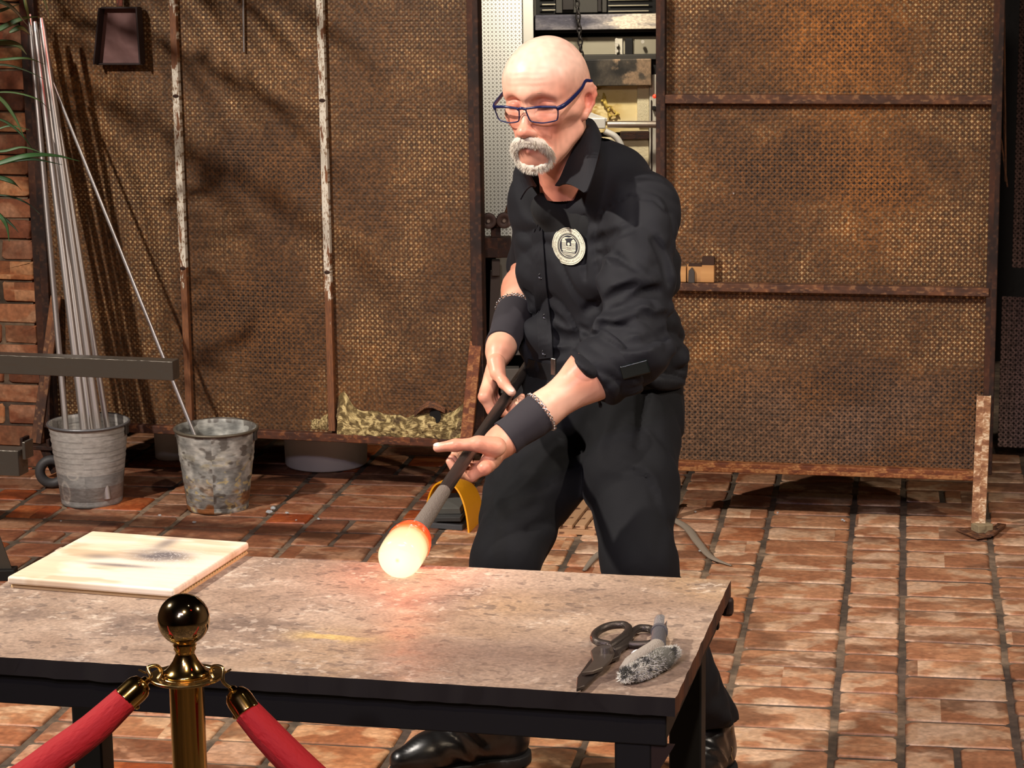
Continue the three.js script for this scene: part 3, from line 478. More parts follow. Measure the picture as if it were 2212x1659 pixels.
{ // grey cabinet low behind the glass worker
  const o = thing('machine_cabinet', 'grey sheet steel machine cabinet behind the glass worker', 'cabinet', [0.1233, 0, -7.3515]);
  const y0 = [0.0679, 0.4018, -7.4][1];
  obj('casing', box(0.30, 0.34, 0.3, [-0.02, y0 + 0.17, 0]), std(0x86837a, 0.6, 0.3), o);
  obj('plinth', box(0.32, y0 - 0.12, 0.26, [0, (y0 - 0.12) / 2, -0.05]), std(0x0c0b0a, 0.9), o);
  obj('pipe_box', box(0.06, 0.08, 0.05, [-0.13, 0.33, 0.18]), std(0x77736a, 0.6, 0.3), o);
}
for (const [p, r, h, l] of [[[-0.6165, 0, -7.4459], 0.145, 0.3, 'wide pale plastic tub half hidden under the left gate'], [[-1.1413, 0, -7.5565], 0.06, 0.24, 'narrow pale plastic tub under the left gate, between the two buckets']]) {
  const o = thing('plastic_tub', l, 'tub', p);
  obj('tub_body', lathe([[0, 0.004], [r * 0.9, 0], [r * 0.93, 0.008], [r, h], [r * 1.05, h + 0.004], [r * 1.05, h + 0.016], [r * 0.97, h + 0.016], [r * 0.9, 0.02], [0, 0.02]], 40), std(0xc9c6bc, 0.6), o);
}

// ---------------------------------------------------------------- marver table
const tableTurn = THREE.MathUtils.degToRad(-12.8), TABLE = [0.215, 0.72, -2.976], TL = 1.14, TD = 0.578;
const tableTex = tex(2048, 1024, (u, v) => {          // u along the table, v from the far edge to the near one
  const x = u * TL, y = v * TD, w = fbm(x * 5, y * 6, 3, 401) * 0.8, a = fbm(x * 6 + w, y * 7, 5, 403), b = fbm(x * 80, y * 90, 3, 407), c = fbm(x * 16 + w, y * 20 + w * 2, 5, 409), d = fbm(x * 11 + 4, y * 14, 5, 411), e = fbm(x * 260, y * 260, 2, 413), z = fbm(x * 2.4, y * 3.4, 3, 415);
  let k = mix3([134, 112, 94], [162, 140, 120], sst(0.25, 0.75, a)); k = mix3(k, [162, 130, 92], sst(0.4, 0.75, z) * 0.6 * sst(0.35, 0.8, x)); k = mix3(k, [182, 164, 146], sst(0.45, 0.85, c) * 0.4);
  k = mix3(k, [100, 84, 74], sst(0.5, 0.82, d) * 0.62); k = mix3(k, [200, 186, 168], sst(0.62, 0.7, b) * sst(0.42, 0.66, d * 0.6 + c * 0.5 - 0.04) * 0.5);
  k = mix3(k, [84, 70, 62], sst(0.70, 0.76, fbm(x * 60, y * 100, 2, 417)) * 0.45); k = mix3(k, [112, 92, 78], 0.4 * sst(0.45, 0.95, x) * sst(0.25, 0.42, y));
  const yell = Math.exp(-(((x - 0.60) / 0.05) ** 2 + ((y - 0.40) / 0.022) ** 2)) * sst(0.42, 0.6, fbm(x * 22, y * 50, 3, 419)) * 1.4; k = mix3(k, [190, 160, 104], clamp(yell));
  k = mix3(k, [98, 76, 64], 0.55 * Math.exp(-(((x - 0.86) / 0.17) ** 2 + ((y - 0.44) / 0.06) ** 2)));      // scorched patch by the shears
  for (const [cx, cy, r] of [[0.42, 0.3, 0.05], [0.86, 0.52, 0.035], [1.02, 0.2, 0.04], [0.36, 0.34, 0.03]]) { const q = Math.hypot(x - cx, (y - cy)); k = mix3(k, [90, 72, 62], 0.4 * Math.exp(-(((q - r) / 0.0022) ** 2)) * sst(0.4, 0.6, fbm(x * 30, y * 30, 2, 421))); }
  return mul(k, 0.86 + 0.28 * e);
});
const tableRough = tex(512, 256, (u, v) => { const a = fbm(u * 12, v * 8, 4, 431), b = fbm(u * 60, v * 40, 3, 433); return gray(255 * clamp(0.36 + 0.35 * a + 0.2 * b)); }, false);
{
  const o = thing('marver_table', 'heavy steel worktop table with worn brown plate top and black legs', 'table', TABLE, tableTurn);
  const top = new THREE.BoxGeometry(TL, 0.026, TD, 90, 1, 40); top.translate(-TL / 2, -0.013, -TD / 2);
  const p = top.attributes.position, uv = top.attributes.uv;
  for (let i = 0; i < p.count; i++) {
    const x = p.getX(i), y = p.getY(i), z = p.getZ(i); uv.setXY(i, 1 + x / TL, 1 + z / TD);
    const e = Math.min(-x, x + TL, -z, z + TD) < 0.001;
    if (e) { const n = (n2(x * 60, z * 60 + y * 90, 3) - 0.5) * 0.0018 + (y < -0.02 ? (n2(x * 40, z * 40, 9) - 0.5) * 0.002 : 0); p.setXYZ(i, x + n, y < -0.02 ? y - Math.abs(n) * 1.2 : y, z + n); }
  }
  top.computeVertexNormals();
  const topMat = std(0xffffff, 1, 0.0, { map: tableTex, roughnessMap: tableRough, bumpMap: tableRough, bumpScale: 0.0012 }), side = rustMat(0xc9a88a, 2), front = std(0x17110e, 0.6, 0.2, { bumpMap: rustBump, bumpScale: 0.003 });
  const m = obj('tabletop', top, [side, side, topMat, blackIron, front, blackIron], o);
  obj('apron', [box(TL - 0.03, 0.05, 0.012, [-TL / 2, -0.051, -0.022]), box(TL - 0.03, 0.05, 0.012, [-TL / 2, -0.051, -TD + 0.022]), box(0.012, 0.05, TD - 0.05, [-0.024, -0.051, -TD / 2]), box(0.012, 0.05, TD - 0.05, [-TL + 0.024, -0.051, -TD / 2])], blackIron, o);
  for (const [x, z] of [[-0.062, -0.046], [-TL + 0.062, -0.046], [-0.062, -TD + 0.046], [-TL + 0.062, -TD + 0.046]]) {
    obj('leg', [box(0.05, 0.694, 0.008, [x, -0.373, z + 0.022]), box(0.008, 0.694, 0.05, [x + (x > -0.5 ? 0.022 : -0.022), -0.373, z]), box(0.008, 0.694, 0.05, [x - (x > -0.5 ? 0.022 : -0.022), -0.373, z]), box(0.05, 0.694, 0.008, [x, -0.373, z - 0.022])], blackIron, o);
  }
  for (const [x, s] of [[-0.037, 1], [-TL + 0.037, -1]]) { const q = new THREE.Shape(); q.moveTo(0, 0); q.lineTo(s * 0.034, 0); q.lineTo(0, -0.06); q.closePath(); obj('gusset', new THREE.ExtrudeGeometry(q, { depth: 0.008, bevelEnabled: false }).translate(x - s * 0.002, -0.076, -0.03), std(0x2a1a14, 0.6, 0.3), o); }
  obj('welded_lug', box(0.02, 0.03, 0.02, [-0.004, -0.04, -TD + 0.012], 0.006), rustDark, o);
}
const onTable = (q) => [q[0], q[1], q[2]];

// pale board with a corrugated underlay
{
  const C = [[-0.7351, 0.739, -3.828], [-0.4512, 0.739, -3.7418], [-0.5134, 0.739, -3.4556], [-0.7979, 0.739, -3.5464]], mid = mul(C.reduce(add), 0.25), ex = unit(add(sub(C[1], C[0]), sub(C[2], C[3]))), W = 0.291, turn = -Math.atan2(ex[2], ex[0]);
  const o = thing('wooden_board', 'pale square wooden board with scorch smudges lying on the table', 'board', [mid[0], 0.72, mid[2]], turn);
  const bt = tex(1024, 1024, (u, v) => {
    const w = fbm(u * 3, v * 3, 3, 501) * 1.5, a = fbm(u * 2.2 + w, v * 5, 4, 503), b = fbm(u * 3 + w * 0.7, v * 7, 4, 507), c = fbm(u * 2, v * 90, 3, 511);
    let k = mix3([208, 188, 158], [226, 212, 190], sst(0.3, 0.65, a)); k = mix3(k, [184, 154, 120], sst(0.54, 0.74, b) * 0.6); k = mul(k, 0.94 + 0.1 * c);
    const sm = Math.exp(-(((u - 0.63) / 0.16) ** 2 + ((v - 0.6) / 0.1) ** 2)) * (0.4 + 1.1 * fbm(u * 9, v * 14, 3, 513)) + 0.5 * Math.exp(-(((u - 0.3) / 0.1) ** 2 + ((v - 0.5) / 0.05) ** 2)) + 0.7 * Math.exp(-(((u - 0.5) / 0.2) ** 2 + ((v - 0.36) / 0.03) ** 2)) + 0.6 * Math.exp(-(((u - 0.55) / 0.05) ** 2 + ((v - 0.85) / 0.12) ** 2));
    k = mix3(k, [104, 96, 94], clamp(sm * 1.1) * sst(0.24, 0.5, fbm(u * 5, v * 8, 4, 517) + 0.12));
    return mix3(k, [214, 206, 200], sst(0.72, 0.76, fbm(u * 120, v * 120, 2, 519)) * Math.exp(-(((u - 0.72) / 0.2) ** 2 + ((v - 0.55) / 0.2) ** 2)));
  });
  const g = new RoundedBoxGeometry(W, 0.0135, W, 3, 0.0045), p = g.attributes.position, uv = g.attributes.uv;
  for (let i = 0; i < p.count; i++) uv.setXY(i, p.getX(i) / W + 0.5, 0.5 - p.getZ(i) / W);
  g.translate(0, 0.0128, 0);
  obj('board_panel', g, std(0xffffff, 0.55, 0, { map: bt }), o);
  const s = new THREE.Shape(), n = 28; s.moveTo(-W / 2 + 0.006, 0); for (let i = 0; i <= n * 2; i++) s.lineTo(lerp(-W / 2 + 0.006, W / 2 - 0.004, i / (n * 2)), i % 2 ? 0.0062 : 0.0016); s.lineTo(W / 2 - 0.004, 0); s.closePath();
  obj('corrugated_underlay', new THREE.ExtrudeGeometry(s, { depth: W - 0.004, bevelEnabled: false }).translate(0, 0, -W / 2 + 0.003).rotateY(Math.PI / 2), std(0xc0a070, 0.9), o);
}

// ---------------------------------------------------------------- shears, brush and chip on the table
function slab(pts, y0, th, r = 0.0008) {        // a flat plate over a world outline
  const c = mul(pts.reduce(add), 1 / pts.length), s = new THREE.Shape(pts.map((p) => new THREE.Vector2(p[0] - c[0], -(p[2] - c[2]))));
  const g = new THREE.ExtrudeGeometry(s, { depth: th, bevelEnabled: true, bevelSize: r, bevelThickness: r, bevelSegments: 1, steps: 1 }); g.rotateX(-Math.PI / 2).translate(c[0], y0, c[2]); return g;
}
{
  const iron = std(0x4a423c, 0.42, 0.75, { bumpMap: rustBump, bumpScale: 0.0005 }), bladeM = std(0x6a6056, 0.38, 0.75, { bumpMap: rustBump, bumpScale: 0.0005 });
  const O = [0.12, 0.72, -3.12], o = thing('shears', 'dark iron hand shears with two closed loop handles lying near the table corner', 'shears', O), L = (p) => sub(p, O), H = 0.729;
  const h1 = [[0.1326, 0.73, -3.1676], [0.144, 0.732, -3.1846], [0.1603, 0.734, -3.2171], [0.1658, 0.735, -3.245], [0.1584, 0.735, -3.2612], [0.1394, 0.734, -3.2607], [0.1225, 0.732, -3.2452], [0.1138, 0.731, -3.2131], [0.1192, 0.73, -3.1963], [0.1362, 0.728, -3.1888], [0.144, 0.727, -3.185]];
  const h2 = [[0.1374, 0.728, -3.1565], [0.1501, 0.728, -3.173], [0.1624, 0.729, -3.2063], [0.1711, 0.729, -3.2437], [0.1844, 0.729, -3.2634], [0.1983, 0.729, -3.2583], [0.2049, 0.729, -3.2333], [0.2009, 0.728, -3.2013], [0.1896, 0.727, -3.1918], [0.1657, 0.727, -3.1928], [0.1578, 0.727, -3.1953]];
  obj('handle', loft(h1.map(L), [0.0062, 0.0066, 0.006, 0.0058, 0.0058, 0.006, 0.006, 0.0058, 0.0054, 0.0045], 70, 10), iron, o);
  obj('handle', loft(h2.map(L), [0.0062, 0.0066, 0.006, 0.0058, 0.0058, 0.006, 0.006, 0.0058, 0.0054, 0.0045], 70, 10), iron, o);
  const b1 = [[0.1071, 0.733, -3.138], [0.1136, 0.733, -3.1547], [0.1272, 0.733, -3.1649], [0.1373, 0.733, -3.1537], [0.1388, 0.733, -3.1283], [0.1321, 0.733, -3.0952], [0.1198, 0.733, -3.0631], [0.1058, 0.733, -3.0476], [0.0915, 0.733, -3.0422], [0.0999, 0.733, -3.0639], [0.1088, 0.733, -3.0941]];
  const b2 = [[0.1221, 0.727, -3.1687], [0.1451, 0.727, -3.1807], [0.15, 0.727, -3.159], [0.1455, 0.727, -3.1338], [0.133, 0.727, -3.1176], [0.1169, 0.727, -3.0732], [0.0929, 0.727, -3.0068], [0.0825, 0.727, -2.9956], [0.0851, 0.727, -3.0424], [0.1028, 0.727, -3.1106]];
  obj('blade', slab(b1.map(L), H - 0.72 + 0.003, 0.0035), bladeM, o);
  obj('blade', slab(b2.map(L), H - 0.72 - 0.004, 0.0035), iron, o);
  obj('bolt', place(new THREE.CylinderGeometry(0.0075, 0.0075, 0.008, 6), L([0.1264, 0.74, -3.1282])), std(0x7a7470, 0.35, 0.8), o);
}
{
  const O = [0.1906, 0.72, -3.1324], o = thing('hand_brush', 'worn hand brush with grey bristles and a broken ferrule, beside the shears', 'brush', O), L = (p) => sub(p, O);
  const metal = std(0x6c6a6c, 0.45, 0.55, { bumpMap: rustBump, bumpScale: 0.001 });
  obj('ferrule', [rod(L([0.2013, 0.742, -3.1358]), L([0.2071, 0.744, -3.1944]), 0.0115, 0.0105, 20), rod(L([0.207, 0.744, -3.1922]), L([0.2082, 0.7445, -3.2016]), 0.0125, 0.0120, 20)], metal, o);
  const a = L([0.2082, 0.7445, -3.2016]), b = L([0.2119, 0.748, -3.2374]), ax = unit(sub(b, a)), sx = unit(cross(ax, [0, 1, 0])), sy = cross(sx, ax), rows = [];
  for (let i = 0; i <= 4; i++) { const r = []; for (let j = 0; j <= 20; j++) { const t = j / 20 * Math.PI * 1.7 + 0.9, rr = 0.0098 + 0.0012 * n2(j * 0.9, i * 2.3, 4) - i * 0.0003; const lift = i === 4 ? 0.004 * n2(j * 1.7, 3, 8) : 0; r.push(add(add(a, mul(ax, len(sub(b, a)) * i / 4 + lift)), add(mul(sx, Math.cos(t) * rr), mul(sy, Math.sin(t) * rr)))); } rows.push(r); }
  obj('torn_socket', sheet(rows, 0.0012), std(0x9a9694, 0.35, 0.7, { bumpMap: rustBump, bumpScale: 0.002, side: THREE.DoubleSide }), o).userData.label = 'torn open end of the metal socket';
  const spine = [[0.2016, 0.742, -3.1401], [0.1946, 0.741, -3.1223], [0.1789, 0.739, -3.0998], [0.1615, 0.736, -3.0767], [0.1485, 0.732, -3.0609]].map(L);
  obj('brush_head', loft(spine, [0.011, 0.0125, 0.013, 0.0125, 0.0115, 0.007], 30, 14), std(0x8d8478, 0.75, 0, { bumpMap: rustBump, bumpScale: 0.001 }), o);
  const c2 = [[0.1511, 0.731, -3.0358], [0.1764, 0.733, -3.0567], [0.2048, 0.735, -3.0985], [0.2246, 0.738, -3.1219]].map(L), core = uni([cap(c2[0], c2[1], 0.012, 0.0155), cap(c2[1], c2[2], 0.0155, 0.0145), cap(c2[2], c2[3], 0.0145, 0.008)], 0.01);
  obj('bristle_core', nets(core, [-0.07, -0.012, -0.07], [0.07, 0.05, 0.07], 0.003), std(0x57554c, 0.95), o);
  const q = rng(9), N = 7000, im = new THREE.InstancedMesh(new THREE.ConeGeometry(0.0006, 0.0062, 3).translate(0, 0.0024, 0), std(0xffffff, 0.8), N), mt = new THREE.Matrix4(), up = new THREE.Vector3(0, 1, 0), col = new THREE.Color();
  for (let i = 0; i < N; i++) { const t = q() * 3, k = Math.min(2, Math.floor(t)), p = add(c2[k], mul(sub(c2[k + 1], c2[k]), t - k)); let d; do d = [q() * 2 - 1, q() * 1.6 - 0.6, q() * 2 - 1]; while (len(d) > 1 || len(d) < 0.1); d = unit(d); const r = lerp([0.011, 0.0145, 0.0135][k], [0.0145, 0.0135, 0.007][k], t - k);
    const P = add(p, mul(d, r)); if (P[1] < 0.002) { i--; continue; } const tip = unit(add(add(mul(d, 1), [0.25, 0.1, 0.25]), [(q() - 0.5) * 1.5, (q() - 0.5) * 1.5, (q() - 0.5) * 1.5])); if (P[1] + tip[1] * 0.012 < 0.001) tip[1] = Math.abs(tip[1]);
    mt.compose(V(P), new THREE.Quaternion().setFromUnitVectors(up, V(unit(tip))), new THREE.Vector3(1, 0.6 + q() * 0.6, 1)); im.setMatrixAt(i, mt); const s = n3(P[0] * 160, P[1] * 160, P[2] * 160) + q() * 0.3 < 0.56 ? 0.04 + q() * 0.06 : 0.5 + q() * 0.35; im.setColorAt(i, col.setRGB(s, s * 0.96, s * 0.84)); }
  im.name = 'bristles'; im.userData.kind = 'stuff'; im.castShadow = im.receiveShadow = true; o.add(im);
}
{ const O = [0.1747, 0.7215, -3.175]; tag(obj('glass_chip', place(new THREE.IcosahedronGeometry(0.009, 1), O, [0.3, 0.5, 0], [1.2, 0.22, 0.6]), phys(0xf2efe8, 0.25, 0)), 'small whitish glass flake on the table between shears and brush', 'glass chip'); }

// ---------------------------------------------------------------- brass barrier post and red ropes
const brass = std(0xd0aa66, 0.12, 1), brassDull = std(0xc8aa70, 0.24, 1);
{
  const B = [-0.3724, 0.9176, -2.5], o = thing('barrier_post', 'polished brass barrier post with a ball finial and slotted ring, in front of the table', 'barrier post', [B[0], 0, B[2]]), y = B[1];
  obj('post', rod([0, 0.012, 0], [0, y, 0], 0.0196, 0.0196, 40), brass, o);
  obj('base', lathe([[0, 0], [0.16, 0], [0.16, 0.006], [0.15, 0.012], [0.06, 0.03], [0.024, 0.045], [0, 0.045]], 48), brassDull, o);
  const s = new THREE.Shape(); s.absarc(0, 0, 0.0405, 0, Math.PI * 2); const hole = (a0, a1) => { const h = new THREE.Path(); h.absarc(0, 0, 0.0345, a0, a1, false); h.absarc(0, 0, 0.0275, a1, a0, true); h.closePath(); s.holes.push(h); };
  for (let i = 0; i < 4; i++) hole(i * Math.PI / 2 + 0.42, i * Math.PI / 2 + 1.32);
  obj('ring_plate', new THREE.ExtrudeGeometry(s, { depth: 0.0018, bevelEnabled: true, bevelSize: 0.0012, bevelThickness: 0.0010, bevelSegments: 3, curveSegments: 40 }).rotateX(-Math.PI / 2).translate(0, y, 0), brassDull, o);
  obj('neck', lathe([[0.0196, -0.002], [0.0265, 0.0035], [0.026, 0.0065], [0.0225, 0.0085], [0.019, 0.0125], [0.0145, 0.019], [0.0112, 0.026], [0.0108, 0.030], [0.0128, 0.0335], [0.0118, 0.0355], [0.0136, 0.038], [0.012, 0.041], [0.013, 0.0425], [0, 0.043]], 48).translate(0, y, 0), brass, o);
  obj('ball_finial', place(new THREE.SphereGeometry(0.0294, 64, 48), [0, y + 0.0675, 0]), std(0xcdb890, 0.09, 1), o);
  const velvet = phys(0x9a0008, 0.8, 0, { sheen: 0.3, sheenColor: new THREE.Color(0xff1020), sheenRoughness: 0.4, bumpMap: rustBump, bumpScale: 0.001 });
  for (const [name, h0, c0, c1, pts, lab, ha] of [
    ['velvet_rope', [-0.4109, 0.9231, -2.49], [-0.4172, 0.9172, -2.485], [-0.4384, 0.9009, -2.47], [[-0.4377, 0.9013, -2.472], [-0.4714, 0.8748, -2.45], [-0.51, 0.8508, -2.43], [-0.5481, 0.8277, -2.41], [-0.6243, 0.7961, -2.38], [-0.7192, 0.7925, -2.34], [-0.8168, 0.8388, -2.3]], 'red velvet rope hanging to the left from the brass post', 1],
    ['velvet_rope', [-0.3313, 0.922, -2.49], [-0.3173, 0.905, -2.485], [-0.3002, 0.8849, -2.47], [[-0.3015, 0.8853, -2.472], [-0.2747, 0.8582, -2.46], [-0.2462, 0.831, -2.45], [-0.2152, 0.805, -2.44], [-0.148, 0.7679, -2.42], [-0.0556, 0.7504, -2.4], [0.0563, 0.784, -2.38]], 'red velvet rope hanging to the right from the brass post', -1]]) {
    const O = c0, t = thing(name, lab, 'rope', O, 0, 'red velvet barrier ropes'), L = (p) => sub(p, O);
    obj('rope', loft(pts.map(L), [0.0165, 0.0185, 0.0195, 0.0200, 0.0205, 0.0205, 0.02, 0.02, 0.02], 60, 20, 0.95), velvet, t);
    const d = unit(sub(c1, c0)), q = new THREE.Quaternion().setFromUnitVectors(new THREE.Vector3(0, 1, 0), V(d)), Lc = len(sub(c1, c0));
    const m = obj('end_cap', lathe([[0, -0.004], [0.005, -0.004], [0.006, 0.0], [0.0115, 0.002], [0.0145, 0.008], [0.0152, 0.014], [0.0152, Lc], [0.0145, Lc + 0.002], [0.0, Lc + 0.002]], 36), brass, t); m.quaternion.copy(q);
    obj('rivet', place(new THREE.SphereGeometry(0.0032, 10, 8), add(mul(d, Lc - 0.006), mul(unit(cross(d, [0, 0, 1])), -0.0152 * ha))), brass, t);
    const k = L(h0), a = mul(d, -0.003);
    obj('hook', [tube([a, add(a, add(mul(sub(k, a), 0.45), [0.004 * ha, 0.004, 0.006])), add(k, [0.002 * -ha, 0.010, 0.004]), add(k, [0.008 * ha, 0.011, 0]), add(k, [0.012 * ha, 0.003, -0.002]), add(k, [0.007 * ha, -0.006, 0.002])], 0.0022, 40, 8), place(new THREE.SphereGeometry(0.0045, 12, 8), a), rod(add(k, [-0.004 * ha, 0.004, 0.004]), add(k, [-0.012 * ha, 0.009, 0.006]), 0.0011, 0.0011, 6)], brassDull, t);
  }
}

// ---------------------------------------------------------------- buckets and blowpipes
const chrome = std(0xd0cccc, 0.36, 0.95), pipeSteel = std(0xccc4c0, 0.4, 0.92);
function bucketMat(kind) {
  return std(0xffffff, kind ? 0.55 : 0.45, 0.18, { map: tex(1024, 512, (u, v) => {
    const a = fbm(u * 16, v * 8, 4, 601 + kind * 50), b = fbm(u * 60, v * 40, 3, 603 + kind), sp = fbm(u * 34 + fbm(u * 12, v * 9, 2, 3) * 3, v * 22, 2, 605 + kind);
    if (!kind) {
      let k = v > 0.42 ? mix3([158, 153, 146], [184, 180, 174], a) : mix3([118, 118, 116], [160, 158, 154], a);
      if (v > 0.42) k = mul(k, 1 - 0.16 * sst(0.5, 0.9, Math.sin(v * 90)) * sst(0.3, 0.6, fbm(u * 5, v * 30, 2, 5)));
      for (const [cu, cv, ru, rv] of [[0.94, 0.42, 0.028, 0.05], [0.885, 0.2, 0.028, 0.12], [0.88, 0.1, 0.02, 0.05]]) { const q = Math.hypot((u - cu) / ru, (v - cv) / rv); k = mix3(k, [188, 182, 172], 0.7 * Math.exp(-(((q - 1) / 0.2) ** 2))); }
      return mul(mix3(k, [120, 92, 70], 0.35 * sst(0.5, 0.7, fbm(u * 4, v * 2, 3, 9)) * sst(0.45, 0.1, v)), 0.9 + 0.2 * b);
    }
    let k = mix3([128, 128, 123], [172, 170, 162], sst(0.3, 0.7, a)); const cell = n2(u * 46, v * 20, 77); k = mul(k, 0.84 + 0.3 * cell);
    k = mix3(k, [196, 176, 122], sst(0.6, 0.72, sp) * sst(0.9, 0.3, v) * 0.8); k = mix3(k, [82, 76, 70], sst(0.6, 0.7, fbm(u * 20, v * 12, 3, 611)) * 0.7); k = mix3(k, [134, 82, 44], sst(0.56, 0.7, fbm(u * 9, v * 5, 3, 613)) * sst(0.5, 0.0, v));
    return mul(k, 0.88 + 0.24 * b);
  }), bumpMap: rustBump, bumpScale: 0.0008 });
}
function bucket(at, r0, r1, h, kind, label, tilt) {
  const o = thing('steel_bucket', label, 'bucket', at), m = bucketMat(kind), ribs = [];
  const n = 26; for (let i = 0; i <= n; i++) { const t = i / n, rib = kind ? 0.0022 * Math.exp(-(((t - 0.70) / 0.02) ** 2)) + 0.002 * Math.exp(-(((t - 0.62) / 0.02) ** 2)) : t > 0.55 ? 0.0012 * Math.sin(t * 80) : 0; ribs.push([lerp(r0, r1, t) + rib, 0.008 + t * (h - 0.008)]); }
  const prof = [[0, 0.012], [r0 - 0.008, 0.012], [r0 - 0.006, 0], [r0, 0.001], ...ribs, [r1 + 0.004, h], [r1 + 0.004, h + 0.007], [r1 - 0.002, h + 0.007], [r1 - 0.003, h - 0.004], [r0 + 0.002, 0.02], [0, 0.018]];
  const g = lathe(prof, 72), p = g.attributes.position, uv = g.attributes.uv; for (let i = 0; i < p.count; i++) uv.setY(i, clamp(p.getY(i) / h));
  obj('bucket_wall', g, m, o);
  obj('rim', place(new THREE.TorusGeometry(r1 + 0.003, 0.0042, 10, 72), [0, h + 0.004, 0], [Math.PI / 2, 0, 0]), kind ? std(0x6a6254, 0.5, 0.5) : std(0x77777a, 0.4, 0.6), o);
  for (const a of [0.2, Math.PI + 0.2]) obj('ear', [place(box(0.022, 0.034, 0.006, [0, 0, 0]), [Math.cos(a) * (r1 + 0.004), h - 0.012, Math.sin(a) * (r1 + 0.004)], [0, -a + Math.PI / 2, 0])], std(0x4c4844, 0.5, 0.5), o);
  const bailA = 0.2, pts = []; for (let i = 0; i <= 14; i++) { const t = i / 14 * Math.PI; pts.push([Math.cos(t) * (r1 + 0.006) * Math.cos(bailA) - Math.sin(t) * -(r1 * 0.98) * Math.sin(bailA), h - 0.004 + Math.sin(t) * 0.012, Math.cos(t) * (r1 + 0.006) * Math.sin(bailA) - Math.sin(t) * (r1 * 1.03)]); }
  obj('bail_handle', tube(pts, 0.0028, 40, 6), std(0x55504c, 0.45, 0.7), o);
  o.rotation.set(tilt[0], 0.0, tilt[1]);
  return o;
}
const BK1 = [-1.3082, 0, -6.9787], BK2 = [-0.9055, 0, -6.8824];
bucket(BK1, 0.094, 0.121, 0.247, 0, 'grey ribbed steel bucket full of shiny blowpipes', [0, 0]);
bucket(BK2, 0.094, 0.122, 0.245, 1, 'stained galvanised bucket with rust spots holding a single rod', [0.0, -0.01]);
{
  const pipes = [
    [[-1.3759, 0.2222, -6.97], [-1.4598, 1.4594, -7.17], 0.0098, 'outermost shiny steel blowpipe on the left in the grey bucket'],
    [[-1.3117, 0.2215, -6.93], [-1.4359, 1.4385, -7.13], 0.0125, 'second shiny steel blowpipe from the left in the grey bucket'],
    [[-1.3017, 0.205, -6.99], [-1.442, 1.4095, -7.21], 0.0115, 'middle shiny steel blowpipe in the grey bucket, partly covered by its neighbours'],
    [[-1.2679, 0.218, -6.93], [-1.4077, 1.4511, -7.09], 0.0122, 'fourth shiny steel blowpipe from the left in the grey bucket'],
    [[-1.2501, 0.2073, -6.99], [-1.4085, 1.3789, -7.14], 0.0098, 'outermost steel blowpipe on the right in the grey bucket'],
    [[-1.2995, 0.2004, -7.05], [-1.4648, 1.3957, -7.235], 0.0095, 'steel blowpipe at the back of the grey bucket'],
  ];
  for (const [a, b, r, label] of pipes) { const d = unit(sub(b, a)), back = (a[1] - 0.026) / d[1], t = thing('blowpipe', label, 'blowpipe', add(a, mul(d, -back))), L = len(sub(b, a)) + back; obj('pipe', rod([0, 0, 0], mul(d, L), r, r * 0.8, 14), pipeSteel, t); obj('mouthpiece', rod(mul(d, L), mul(d, L + 0.03), r * 0.8, r * 0.55, 12), chrome, t); }
  const a = [-0.9719, 0.195, -6.95], b = [-1.3922, 1.2998, -7.1], d = unit(sub(b, a)); tag(obj('iron_rod', rod(add(a, mul(d, -(a[1] - 0.026) / d[1])), b, 0.0068, 0.005, 12), chrome), 'long thin bright rod leaning in the stained bucket', 'rod');
}

// ---------------------------------------------------------------- glassblower's bench at the left
{
  const E1 = [-0.8789, 0.62, -6.0305], E2 = [-1.0714, 0.62, -4.9883], dir = unit([0.966, 0, 0.258]), o = thing('gaffer_bench', 'steel bench with two long rails reaching in from the left edge', 'bench', E1), l = (p) => sub(p, E1);
  const m = std(0x5c564e, 0.36, 0.7, { bumpMap: rustBump, bumpScale: 0.001 });
  for (const [E, lenR, h] of [[E1, 1.5, 0.052], [E2, 1.1, 0.058]]) {
    const a = l(add(E, [0, -h / 2, 0])), b = l(add(add(E, mul(dir, -lenR)), [0, -h / 2, 0]));
    obj('rail', [bar(add(a, mul(dir, -0.012)), b, 0.045, h, cross(dir, [0, 1, 0]))], m, o);
  }
  obj('rail_stop', bar(l(add(E2, [0, -0.02, 0])), l(add(E2, [0, 0.02, 0])), 0.04, 0.008, cross(dir, [0, 1, 0])), m, o);
  const foot = [-1.385, 0, -6.1206]; obj('leg', [bar(l(add(foot, [-0.17, 0.6, 0.03])), l(foot), 0.034, 0.006), bar(l(add(foot, [-0.186, 0.6, 0.01])), l(add(foot, [-0.016, 0, -0.02])), 0.006, 0.034)], std(0x453e36, 0.6, 0.4), o);
  obj('foot', bar(l(add(foot, [-0.12, 0.015, 0])), l(add(foot, [0.02, 0.015, 0])), 0.03, 0.05, [0, 1, 0]), blackIron, o);
  const f2 = add(add(E2, mul(dir, -0.75)), [0, -0.62, 0]); obj('leg', bar(l(add(f2, [0, 0.58, 0])), l(f2), 0.04, 0.04), blackIron, o);
  const f3 = add(add(E1, mul(dir, -1.4)), [0, -0.62, 0]); obj('leg', bar(l(add(f3, [0, 0.58, 0])), l(f3), 0.04, 0.04), blackIron, o);
  obj('seat', bar(l(add(add(E1, mul(dir, -1.15)), [0, -0.15, 0])), l(add(add(E2, mul(dir, -0.8)), [0, -0.15, 0])), 0.3, 0.04), std(0x6a4a30, 0.7), o);
}

